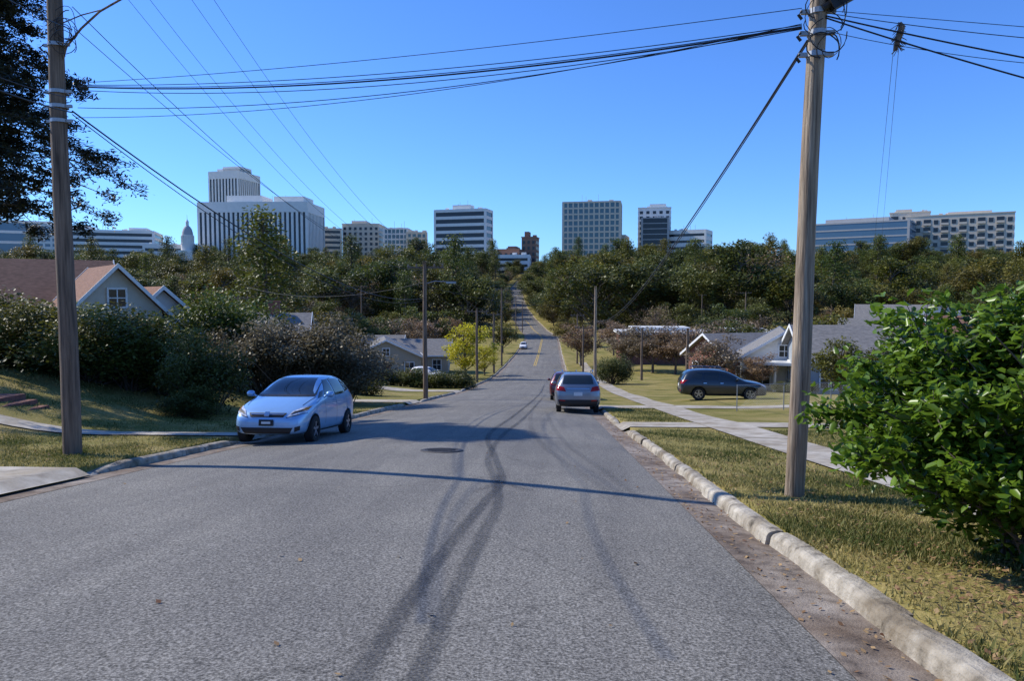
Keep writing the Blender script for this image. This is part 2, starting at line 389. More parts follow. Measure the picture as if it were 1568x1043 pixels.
def tree(name,H,R,cb,nclump,nleaf,leaf,seed,lm,style='round',cr=None,trunk=True,aspect=.6,bark='bark',multi=False):
    rng=np.random.default_rng(seed); mb=MB(); th=H*.022+.05
    lean=rng.normal(size=2)*H*.02
    top=H*(.93 if style=='pine' else .72)
    tp=[(lean[0]*t*t+ .02*H*math.sin(t*5+seed)*t,lean[1]*t*t,-.4+t*(top+.4)) for t in np.linspace(0,1,7)]
    if trunk and not multi: mb.tube(tp,[th*(1.25 if t==0 else 1)*(1-.8*t) for t in np.linspace(0,1,7)],6,0,False)
    cs=[];zc=(H+cb)/2;hz=(H-cb)/2
    for i in range(nclump):
        if style=='pine':
            t=(i+.5)/nclump; z=cb+(H-cb)*t; rr=R*(1-t)**.6*(.45+.55*rng.random())+.05*R; a=i*2.4+rng.normal()*.4
            cs.append((rr*math.cos(a)+lean[0],rr*math.sin(a)+lean[1],z-rr*.12))
        else:
            v=rng.normal(size=3); v/=np.linalg.norm(v); u=rng.random()**.38*(.72+.42*rng.random())
            lob=1+.24*math.sin(3*math.atan2(v[1],v[0])+seed)
            z=zc+hz*v[2]*u
            cs.append((v[0]*R*u*lob,v[1]*R*u*lob,max(z,cb*.9)))
    cs=np.array(cs); cr=cr or R*.25
    for c in cs:
        hd=math.hypot(c[0],c[1])
        if multi: s=Vector((rng.normal()*.1*R,rng.normal()*.1*R,-.2))
        else:
            z0=max(cb*.7,min(top*.95,c[2]-hd*(.25 if style=='pine' else .8))); t=(z0+.4)/(top+.4)
            s=Vector((lean[0]*t*t+.02*H*math.sin(t*5+seed)*t,lean[1]*t*t,z0))
        e=Vector(c); md=s.lerp(e,.55)+Vector((rng.normal(),rng.normal(),rng.normal()+.5))*hd*.06
        r0=th*.32
        mb.tube([s,md,e],[r0,r0*.6,r0*.2],4,0,False)
    w=rng.random(nclump)+.5; idx=rng.choice(nclump,size=nleaf,p=w/w.sum())
    off=rng.normal(size=(nleaf,3)); off=unit(off)*(rng.random((nleaf,1))**.45)*cr*(.75+.5*w[idx][:,None]/1.0)
    off[:,2]*=.62
    C=cs[idx]+off
    ct=rng.random(nclump)
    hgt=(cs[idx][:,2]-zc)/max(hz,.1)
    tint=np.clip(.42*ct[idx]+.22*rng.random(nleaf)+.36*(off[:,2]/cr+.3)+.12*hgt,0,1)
    sz=leaf*(.6+.8*rng.random(nleaf))
    V,F,k=leaves(C,sz,sz*aspect,rng,up=1.0)
    Vb=np.array(mb.v) if mb.v else np.zeros((0,3)); Fb=np.array([f for f in mb.f]) if mb.f else np.zeros((0,4),int)
    nb=len(Vb)
    return npmesh(name,np.concatenate([Vb,V]),np.concatenate([Fb,F+nb]).astype(int),[M[bark],M[lm]],
        mi=np.concatenate([np.zeros(len(Fb)),np.ones(len(F))]),tint=np.concatenate([np.zeros(nb),np.repeat(tint,4)]))
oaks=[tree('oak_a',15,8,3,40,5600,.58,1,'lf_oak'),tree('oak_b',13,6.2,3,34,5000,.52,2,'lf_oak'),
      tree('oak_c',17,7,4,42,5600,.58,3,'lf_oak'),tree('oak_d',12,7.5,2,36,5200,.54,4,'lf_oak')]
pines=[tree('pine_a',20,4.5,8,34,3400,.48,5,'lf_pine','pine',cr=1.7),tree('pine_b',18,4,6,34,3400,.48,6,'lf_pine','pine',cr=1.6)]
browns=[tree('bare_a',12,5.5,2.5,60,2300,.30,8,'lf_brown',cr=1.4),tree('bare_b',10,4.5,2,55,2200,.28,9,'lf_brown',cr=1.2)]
wood=empty('distant_trees')
def put(me,x,y,s,parent=wood,name='tree',sz=None):
    o=obj(name,me,parent,(x,y,g(x,y)-.2),(0,0,random.uniform(0,6.28))); o.scale=(s,s,s*(sz or random.uniform(.85,1.25))); return o
rnd=random.Random(11)
def pick(pb=.15,pp=.15):
    r=rnd.random()
    return rnd.choice(browns) if r<pb else rnd.choice(pines) if r<pb+pp else rnd.choice(oaks)
yv=290.0
while yv<640:
    w=yv*.88; n=int(2*w/ (12+ (yv-285)*.012)); 
    for i in range(n):
        x=-w+2*w*(i+rnd.random())/n; y=yv+rnd.uniform(-10,10); xr=x-float(CX(y))
        if -13<xr<6: continue
        s=rnd.uniform(.85,1.6)
        if yv>560: s*=.88
        if abs(xr+3)<22: s*=.72
        put(pick(),x,y,s)
    yv+=25
# smaller trees hugging the far road
for i in range(36):
    Y=272+i*9; c=float(CX(Y))
    put(rnd.choice(oaks),c+rnd.uniform(5.0,6.5),Y,rnd.uniform(.62,.8))
    put(rnd.choice(oaks+browns),c-rnd.uniform(10.5,13),Y+4,rnd.uniform(.55,.72))
put(oaks[0],5.5,258,1.1,sz=1); put(oaks[3],-.5,300,1.05,sz=1); put(oaks[0],-6.5,338,1.0,sz=1); put(oaks[2],-11,372,.9,sz=1); put(oaks[1],10,240,1.1)
put(oaks[1],-22.5,330,.8,sz=1); put(oaks[3],-26,360,.85,sz=1)
yv=165.0
while yv<285:
    w=yv*.9; n=int(2*w/17)
    for i in range(n):
        x=-w+2*w*(i+rnd.random())/n; y=yv+rnd.uniform(-10,10)
        if -19<x<15: continue
        s=rnd.uniform(.7,1.3)*(.62+.38*min(1,max(0,(y-165)/60)))
        put(pick(.18,.08),x,y,s)
    yv+=22
yv=100.0
while yv<165:
    w=yv*.9; n=int(2*w/14)
    for i in range(n):
        x=-w+2*w*(i+rnd.random())/n; y=yv+rnd.uniform(-8,8)
        if -24<x<16: continue
        if 14<x<82 and y<128: continue
        put(pick(.3,.05),x,y,rnd.uniform(.42,.8))
    yv+=17
for px_,Y,k,s in ((412,105,pines[1],1.22),(428,112,pines[1],1.05),(398,118,pines[0],1.0),(1275,240,pines[0],1.4),(1130,215,oaks[2],1.65),(1165,225,browns[0],2.3),(1105,235,oaks[0],1.6),
    (908,212,oaks[0],1.5),(935,235,oaks[2],1.55),(975,220,oaks[0],1.5),(1010,235,oaks[2],1.5),(889,262,oaks[3],1.6),(1050,220,oaks[0],1.4),(1370,240,oaks[2],1.45),(1500,230,oaks[0],1.5),
    (735,225,oaks[3],1.15),(715,215,oaks[0],1.25),(670,225,oaks[2],1.25),(600,230,oaks[2],1.4),(560,225,oaks[0],1.45),(515,235,oaks[2],1.4),(490,215,oaks[0],1.4),(350,200,oaks[2],1.2),(200,215,oaks[2],1.2),(150,225,oaks[0],1.2),(1210,210,oaks[0],1.4),(640,240,browns[0],1.7),(540,215,browns[1],1.8)):
    p=sight(px_,450,Y); put(k,p.x,p.y,s,sz=1.03)
def plant(me,name,px_,Y,s,sz=1,X=None):
    x=X if X is not None else sight(px_,500,Y).x
    o=obj(name,me,None,(x,Y,g(x,Y)-.15),(0,0,rnd.uniform(0,6.28))); o.scale=(s,s,s*sz); return o
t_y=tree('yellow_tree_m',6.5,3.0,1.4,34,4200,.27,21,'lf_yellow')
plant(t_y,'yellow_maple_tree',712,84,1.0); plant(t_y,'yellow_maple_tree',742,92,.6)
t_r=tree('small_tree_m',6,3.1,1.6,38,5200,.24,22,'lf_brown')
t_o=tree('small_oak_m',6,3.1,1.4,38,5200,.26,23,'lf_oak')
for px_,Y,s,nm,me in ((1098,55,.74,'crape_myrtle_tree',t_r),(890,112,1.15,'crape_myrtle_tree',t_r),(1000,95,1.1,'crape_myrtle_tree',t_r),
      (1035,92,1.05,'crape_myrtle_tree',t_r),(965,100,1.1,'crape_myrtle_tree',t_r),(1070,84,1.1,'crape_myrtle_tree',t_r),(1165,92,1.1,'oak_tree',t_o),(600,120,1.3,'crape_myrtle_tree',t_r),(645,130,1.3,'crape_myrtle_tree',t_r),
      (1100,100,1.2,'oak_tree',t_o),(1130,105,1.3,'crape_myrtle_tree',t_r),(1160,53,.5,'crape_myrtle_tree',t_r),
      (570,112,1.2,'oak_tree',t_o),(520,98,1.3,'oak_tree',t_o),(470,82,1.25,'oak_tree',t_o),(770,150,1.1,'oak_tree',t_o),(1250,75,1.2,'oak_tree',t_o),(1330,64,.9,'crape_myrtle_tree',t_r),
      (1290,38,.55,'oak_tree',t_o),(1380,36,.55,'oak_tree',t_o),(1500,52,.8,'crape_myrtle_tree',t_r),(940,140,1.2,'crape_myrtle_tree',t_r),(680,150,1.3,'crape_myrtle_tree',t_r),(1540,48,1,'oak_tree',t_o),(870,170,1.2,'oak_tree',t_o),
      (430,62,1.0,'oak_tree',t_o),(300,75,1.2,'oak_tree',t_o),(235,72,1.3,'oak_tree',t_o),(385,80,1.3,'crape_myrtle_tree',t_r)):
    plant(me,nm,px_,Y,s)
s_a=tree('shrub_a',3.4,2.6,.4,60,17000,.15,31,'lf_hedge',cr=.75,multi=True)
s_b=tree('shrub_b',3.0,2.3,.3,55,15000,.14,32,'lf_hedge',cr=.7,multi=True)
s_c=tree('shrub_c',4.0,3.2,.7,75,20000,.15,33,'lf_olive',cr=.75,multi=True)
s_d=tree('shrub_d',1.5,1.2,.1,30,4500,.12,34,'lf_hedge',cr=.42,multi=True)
for me,px_,Y,s,sz in ((s_a,5,27,1.0,.8),(s_b,70,26,1.0,.85),(s_a,135,25.5,1.0,.78),(s_b,200,26,1.0,.9),(s_b,250,27,.85,.85),(s_a,100,29,1.05,.78),(s_a,-60,27,1.1,.8)):
    plant(me,'evergreen_shrub',px_,Y,s,sz)
plant(s_b,'evergreen_shrub',310,24,.62,1.5)
plant(s_b,'evergreen_shrub',285,22.5,.42,.8)
plant(s_c,'crape_myrtle_shrub',400,33,.8,1.1); plant(s_c,'crape_myrtle_shrub',455,34,1.0,1.02); plant(s_c,'crape_myrtle_shrub',515,35,.85,1.0)
plant(s_a,'evergreen_shrub',350,36,1.1,1.2)
hd=empty('clipped_hedge')
for i in range(13):
    x=-20+i*1.05; o=obj('hedge_plant_%d'%i,s_d,hd,(x,62+.2*math.sin(i*3),g(x,62)-.1),(0,0,i*1.7)); o.scale=(1,1,1.05)
for i in range(8):
    x=-19+i*1.1; o=obj('hedge_plant_b%d'%i,s_d,hd,(x,45+.2*math.sin(i*3),g(x,45)-.1),(0,0,i*1.7)); o.scale=(.9,.9,.9)
plant(s_a,'evergreen_shrub',938,72,.72,1.15)
plant(s_b,'evergreen_shrub',1205,50,.4,.7)
plant(s_b,'evergreen_shrub',1232,48,.45,.8)
plant(s_b,'evergreen_shrub',1150,56,.5,.9)
# tall cedar at the left, in the neighbouring yard
def cedar():
    rng=np.random.default_rng(51); mb=MB(); H=14
    mb.tube([(0,0,-.5),(.1,0,4),(0,.1,9),(.1,0,H)],[.34,.28,.18,.04],8,0,False)
    C=[];T=[]
    NB=96
    for i in range(NB):
        t=(i+.5)/NB; z=5.2+(H-5.2)*t; a=i*2.399+rng.normal()*.3; Lb=(4.3*(1-t)**.42+.4)*(.55+.5*rng.random())
        d=np.array([math.cos(a),math.sin(a),0]); pts=[]
        for s in np.linspace(0,1,7):
            pts.append(np.array([0,0,z])+d*Lb*s+np.array([0,0,.3*Lb*s-.5*Lb*s*s])+rng.normal(size=3)*.06*s)
        mb.tube(pts,[.05*(1-.85*s) for s in np.linspace(0,1,7)],4,0,False)
        for j in range(24):
            s=.15+.85*rng.random(); k=min(int(s*6),5); p=pts[k]+(pts[k+1]-pts[k])*(s*6-k)
            side=np.cross(d,[0,0,1])*(1 if rng.random()<.5 else -1); td=unit((side*.8+d*.5+rng.normal(size=3)*.3+np.array([0,0,-.15]))[None])[0]
            tl=.3+.5*(rng.random())*(1.2-s)+.1
            q=p+td*tl; mb.tube([p,p+td*tl*.5+[0,0,.03],q],[.010,.007,.002],3,0,False)
            n=50; u=rng.random((n,1))**.8; c=p+td*tl*u+rng.normal(size=(n,3))*.10
            C.append(c); T.append(np.clip(rng.random(n)*.8+.1*rng.normal(),0,1))
    C=np.concatenate(C);T=np.concatenate(T); rng2=np.random.default_rng(3)
    V,F,k=leaves(C,.12+.09*rng2.random(len(C)),.05,rng2)
    Vb=np.array([tuple(v) for v in mb.v]);Fb=np.array(mb.f);nb=len(Vb)
    return npmesh('cedar',np.concatenate([Vb,V]),np.concatenate([Fb,F+nb]),[M['bark'],M['lf_cedar']],mi=np.concatenate([np.zeros(len(Fb)),np.ones(len(F))]),tint=np.concatenate([np.zeros(nb),np.repeat(T,4)]))
cx=sight(-72,400,24).x
o=obj('cedar_tree',cedar(),None,(cx,24,g(cx,24)+.0),(0,0,.4)); o.scale=(1.25,1.25,1.03)
# glossy bush at the right
def bush():
    rng=np.random.default_rng(77); mb=MB(); C=[];T=[];AX=[]
    nb=210
    for i in range(nb):
        a=rng.random()*6.283; el=math.acos(rng.random()*1.25-.25)
        rr=(.74+.30*rng.random())*(1+.10*math.sin(3*a+1)*math.sin(el*2.3))
        e=np.array([1.9*math.cos(a)*math.sin(el),1.5*math.sin(a)*math.sin(el),1.1+1.3*math.cos(el)])
        e=np.array([0,0,.8])+(e-np.array([0,0,.8]))*rr
        if e[0]<0: e[2]=.9+(e[2]-.9)*(1+.08*e[0]) if e[2]>.9 else e[2]
        if rng.random()<.14: e=e*1.1
        e[2]=max(e[2],.12)
        b=np.array([rng.normal()*.2,rng.normal()*.2,-.1]); m_=b*.4+e*.6+np.array([0,0,.18])
        mb.tube([b,m_,e],[.022,.013,.004],5,0,False)
        for j in range(12):
            s=.5+.55*rng.random(); p=b*(1-s)**2+2*m_*s*(1-s)+e*s*s if s<1 else e+(e-m_)*(s-1)
            td=unit((e/np.linalg.norm(e)*.8+rng.normal(size=3)*.8+[0,0,.25])[None])[0]; tl=.12+.20*rng.random(); q=p+td*tl
            mb.tube([p,(p+q)/2,q],[.006,.004,.002],3,0,False)
            n=21; u=rng.random((n,1))*1.05; c=p+td*tl*u+rng.normal(size=(n,3))*.05
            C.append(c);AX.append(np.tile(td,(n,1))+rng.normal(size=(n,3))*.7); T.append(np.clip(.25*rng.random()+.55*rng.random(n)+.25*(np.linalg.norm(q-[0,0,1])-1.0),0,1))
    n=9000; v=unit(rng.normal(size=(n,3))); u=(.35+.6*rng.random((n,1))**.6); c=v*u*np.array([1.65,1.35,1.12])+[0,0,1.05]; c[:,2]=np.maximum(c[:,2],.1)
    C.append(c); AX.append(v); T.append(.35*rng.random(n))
    C=np.concatenate(C);T=np.concatenate(T);AX=np.concatenate(AX); n=len(C)
    L=.065+.05*rng.random(n); V,F,k=leaves(C,L,L*.48,rng,up=.9,shape='leaf',axis=AX)
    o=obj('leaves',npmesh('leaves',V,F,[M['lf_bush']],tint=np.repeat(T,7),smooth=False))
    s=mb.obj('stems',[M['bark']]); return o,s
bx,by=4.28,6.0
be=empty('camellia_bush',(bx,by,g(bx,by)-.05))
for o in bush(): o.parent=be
# grass blades
def blades(name,regs):
    Vs=[];Ts=[]
    for x0,x1,y0,y1,n,h in regs:
        x=RNG.uniform(x0,x1,n);y=RNG.uniform(y0,y1,n)
        keep=~((x>4.42)&(x<5.78))&~((y>20.9)&(y<23.2)&(x>0))&~((y>16.2)&(y<17.8)&(x<0)&(x>-15.6))&~((y>5.0)&(y<10.9)&(x<0)&(x>-15.1))
        pat=np.sin(x*2.1+1.3*np.sin(y*1.1))+np.sin(y*1.7+x*.9)+.7*np.sin(x*5.3+y*3.7)
        bare=((x-3.3)**2/.45+(y-4.9)**2/.9<1)|((np.sin(x*1.3+2)*np.sin(y*.9+x*.5)>.72)&(x<4.4))
        keep&=RNG.random(n)<np.clip(.58+.3*pat,0.1,1)*np.where(bare,.3,1)
        x=x[keep];y=y[keep];pat=pat[keep];m=len(x);z=G(x,y)-.005
        hh=h*(.5+RNG.random(m)); a=RNG.random(m)*6.283; w=.004+.004*RNG.random(m); w=w*(1+y*.08)
        lean=RNG.normal(size=(m,2))*.5*hh[:,None]
        b0=np.stack([x-np.cos(a)*w,y-np.sin(a)*w,z],1);b1=np.stack([x+np.cos(a)*w,y+np.sin(a)*w,z],1)
        tp=np.stack([x+lean[:,0],y+lean[:,1],z+hh],1)
        Vs.append(np.stack([b0,b1,tp],1).reshape(-1,3)); Ts.append(np.repeat(np.clip(.52-.2*pat+.28*RNG.normal(size=m),0,1),3))
    V=np.concatenate(Vs);T=np.concatenate(Ts)
    return obj(name,npmesh(name,V,np.arange(len(V)).reshape(-1,3),[M['grass']],tint=T))
blades('grass',[(2.24,5.5,1.8,5,90000,.045),(2.24,7,5,11,100000,.045),(2.24,10,11,20,50000,.05),(2.24,4.4,23.5,32,8000,.06),
    (-16,-7.23,10.8,17,60000,.045),(-20,-7.23,17,30,40000,.05),(2.2,2.38,1.8,20,9000,.06),(-7.35,-7.22,11,36,6000,.06)])
x=np.concatenate([RNG.uniform(2.3,4.3,900),RNG.uniform(1.62,2.06,700),RNG.uniform(-6.8,2,90),RNG.uniform(-12,-7.2,400),RNG.normal(3.3,.4,800)])
y=np.concatenate([RNG.uniform(2,14,900),RNG.uniform(2,26,700),RNG.uniform(2,20,90),RNG.uniform(11,20,400),RNG.normal(4.9,.7,800)])
z=np.where((x>-7)&(x<2.1),P(y)+crown(x)+.012,G(x,y)+.03)
Cl=np.stack([x,y,z],1); Ll=.022+.042*RNG.random(len(x))
V,F,k=leaves(Cl,Ll,Ll*.55,RNG,up=3.0)
obj('fallen_leaves',npmesh('fallen_leaves',V,F,[M['dead']],tint=np.repeat(RNG.random(len(x)),4)))
# ------------------------------------------------------------ utility poles & wires
def pole(name,x,y,H,r0,r1,lean=(0,0),m='wood',arms=(),lamp=False):
    z0=g(x,y); e=empty(name,(x,y,z0)); mb=MB(); n=26
    rr=random.Random(int(x*100)); pts=[];rad=[]
    for i in range(n):
        t=i/(n-1); pts.append((lean[0]*t+.012*math.sin(t*9),lean[1]*t,-.5+t*(H+.5))); rad.append((r0+(r1-r0)*t)*(1+rr.uniform(-.02,.02)))
    mb.tube(pts,rad,14,0); mb.obj('shaft',[M[m]],e,smooth=True)
    h=MB()
    for (az,l,hz) in arms:
        q=hz/H; c=Vector((lean[0]*q,lean[1]*q,hz)); d=Vector((math.cos(az),math.sin(az),0))
        h.box(c+Vector((-d.y,d.x,0))*(r1+.05),(l,.09,.11),0,rz=az)
        for k_ in (-.47,-.25,.25,.47):
            p=c+d*l*k_+Vector((-d.y,d.x,0))*(r1+.05)
            h.lathe([(.02,.05),(.05,.08),(.03,.11),(.055,.14),(.03,.18),(.0,.2)],8,1,tuple(p))
    if arms: h.obj('crossarm',[M['wood_dark'],M['insul']],e)
    if lamp:
        l=MB(); l.tube([(0,0,H*.84),(.6,-.1,H*.86),(1.3,-.2,H*.855)],.03,6); l.box((1.55,-.22,H*.85),(.55,.22,.12)); l.obj('lamp_arm',[M['steel']],e)
    return e,z0
LX=sight(111,690,12.7).x; RX=sight(1214,750,9.2).x
eL,zL=pole('utility_pole',LX,12.7,11.2,.16,.11,(-.02,0),'wood_dark',arms=[(-.3,2.4,10.6)])
eR,zR=pole('utility_pole',RX,9.2,8.3,.118,.095,(.22,0),'wood')
def hardware(e,H0,bands,lean):
    h=MB()
    for z,r in bands:
        q=lean*z/H0; h.lathe([(r,z-.03),(r+.012,z-.03),(r+.012,z+.03),(r,z+.03)],14,0,(q,0,0))
        h.box((q+r+.05,-.02,z),(.1,.05,.05),0); h.box((q-r-.05,.0,z),(.1,.05,.05),0)
        h.tube([(q-r-.1,-.02,z),(q-r-.14,-.05,z-.05),(q-r-.1,-.05,z-.1)],.018,6,1)
    h.obj('hardware',[M['steel'],M['black']],e)
hardware(eL,11.2,[(5.9,.14),(6.15,.14),(6.4,.14),(7.2,.135)],0)
hardware(eR,8.3,[(5.35,.10),(5.6,.10),(5.85,.10)],.22)
def loops(e,c,n,sd):
    h=MB(); rr=random.Random(sd)
    for i in range(n):
        cc=Vector(c)+Vector((rr.uniform(-.05,.05),rr.uniform(-.15,.0),rr.uniform(-.25,.25))); R1=rr.uniform(.1,.24);R2=rr.uniform(.12,.3)
        a0=rr.uniform(0,6); h.tube([cc+Vector((R1*math.cos(a0+t)-R1*.4,-.12+.04*math.sin(t*2),R2*math.sin(a0+t))) for t in np.linspace(0,4.6,14)],rr.uniform(.005,.009),5,0)
    h.obj('cable_loops',[M['black']],e)
loops(eL,(.3,0,7.3),9,3); loops(eR,(.28,0,5.6),8,5); 
bxm=MB(); 
bxm.box((0,0,0),(.34,.14,.17)); bxm.tube([(-.26,0,0),(-.16,0,0)],.045,8); bxm.tube([(.16,0,0),(.27,0,0)],.045,8)
o=bxm.obj('splice_box',[M['black']],eR,(.40,-.1,5.98),(0,-.5,0)); 
cm=MB(); cm.tube([(0.1,0,6.95),(.2,-.05,7.15),(.5,-.08,7.45),(.85,-.1,7.72),(1.3,-.1,7.95),(2.0,-.1,8.1)],.018,8); cm.box((2.25,-.1,8.1),(.6,.24,.12)); cm.tube([(.05,0,7.55),(.5,-.06,7.68),(.9,-.1,7.75)],.010,6)
cm.obj('street_lamp_arm',[M['wood_dark']],eL)
far=[('f1',650,42,400,True),('f2',912,62,438,False),('f3',730,75,472,False),('f4',756,96,478,False),('f5',768,112,440,False),('f6',983,80,503,False),('f7',1053,60,503,False),('f8',884,118,480,False),('f9',553,130,436,False),('f10',1142,150,446,False),('f11',365,75,452,False),('f12',1075,200,450,False),('f13',893,95,498,False),('f14',790,190,455,False),('f15',800,240,462,False)]
FP={}
for k_,px_,Y,pt,lamp in far:
    p=sight(px_,pt,Y); H=p.z-g(p.x,Y)
    e,_=pole('utility_pole',p.x,Y,H,.15,.10,(0,0),'wood_dark' if k_!='f2' else 'wood',arms=[(-.3+.1*rnd.random(),2.2,H-.35)] if k_ not in ('f2','f6','f7') else (),lamp=lamp)
    FP[k_]=Vector((p.x,Y,p.z-.2))
wires=empty('overhead_power_lines')
wn=[0]
def wire(a,b,sag,r=.007,n=26):
    a=Vector(a);b=Vector(b); mb=MB()
    mb.tube([a.lerp(b,t)+Vector((0,0,-4*sag*t*(1-t))) for t in np.linspace(0,1,n)],r,5,0,False)
    mb.obj('wire_%d'%wn[0],[M['black']],wires,smooth=True); wn[0]+=1
Lp=lambda py,dx=.1: sight(111,py,12.6)+Vector((dx,0,0))
Rp=lambda py,dx=-.1: sight(1241,py,9.15)+Vector((dx,0,0))
wire(Lp(127),Rp(12),.1,.005); wire(Lp(130),Rp(38),.2,.006); wire(Lp(133),Rp(42),.26,.012); wire(Lp(138),Rp(44),.3,.006); wire(Lp(165),Rp(40),.3,.006); wire(Lp(180),Rp(36),.28,.005)
wire(Lp(131),Rp(40),.25,.006)
wire(sight(111,40,12.7),FP['f1']+Vector((.0,0,-.2)),1.0,.006); wire(sight(111,10,12.7),FP['f1']+Vector((.2,0,-.3)),1.3,.007)
for dx,dz in ((-1.05,0),(-.5,0),(.55,0),(1.1,0)):
    wire((LX+dx*.95,12.7-dx*.3,zL+10.8),FP['f1']+Vector((dx*.9,0,.05)),1.55,.005)
wire(sight(111,170,12.6),FP['f1']+Vector((0,0,-1.9)),1.1,.015); wire(sight(111,175,12.6),FP['f1']+Vector((0,0,-2.0)),1.25,.009)
wire(sight(111,172,12.6),sight(-260,20,6),.1,.012); wire(sight(111,150,12.6),sight(-300,-30,6),.15,.007)
wire(sight(111,45,12.6),sight(-200,-140,6),.1,.009)
wire(sight(1236,62,9.2),FP['f2']+Vector((0,0,-2.6)),1.2,.014); wire(sight(1236,66,9.2),FP['f2']+Vector((0,0,-2.7)),1.25,.009)
wire(Rp(18,.1),sight(1800,75,8.0),.05,.005); wire(Rp(22,.1),sight(1800,130,8.0),.03,.010); wire(Rp(24,.1),sight(1800,180,8.0),.04,.010); wire(Rp(45,.1),sight(1800,110,8.0),.1,.004); wire(Rp(15,.1),sight(1800,60,8),.0,.004)
sd=sight(1378,50,8.9)
wire(sd,sight(1343,430,70),.4,.003); wire(sd+Vector((-.06,0,-.05)),sight(1330,440,72),.5,.003)
cf=MB(); cf.tube([(0,0,.12),(.02,0,.07),(0,0,0),(-.03,0,-.12),(-.06,0,-.2)],[.012,.035,.04,.03,.01],8)
rr=random.Random(2)
for i in range(60):
    z=rr.uniform(-.18,.12); a=rr.uniform(0,6.28); l=rr.uniform(.05,.1); cf.tube([(-.02,0,z),(-.02+l*math.cos(a),l*math.sin(a),z-.06)],.004,3)
cf.obj('wire_coil',[M['wood_dark']],wires,tuple(sd))
for a,b,s in (('f1','f3',.8),('f3','f4',.5),('f4','f5',.4),('f2','f13',.6),('f13','f8',.4),('f6','f7',.3),('f2','f6',.4),('f5','f14',1.0),('f14','f15',.6),('f9','f11',1.),('f8','f10',.8)):
    for dx,dz in ((-.9,.1),(.9,.1),(0,-1.2)):
        wire(FP[a]+Vector((dx,0,dz)),FP[b]+Vector((dx,0,dz)),s,.009,14)
wire(FP['f1']+Vector((0,0,-1.2)),FP['f2']+Vector((0,0,-1.2)),.6,.012); wire(FP['f3']+Vector((0,0,-1)),FP['f7']+Vector((0,0,-.6)),.9,.012)
wire(FP['f1']+Vector((0,0,-1.0)),sight(380,440,60),.8,.012)
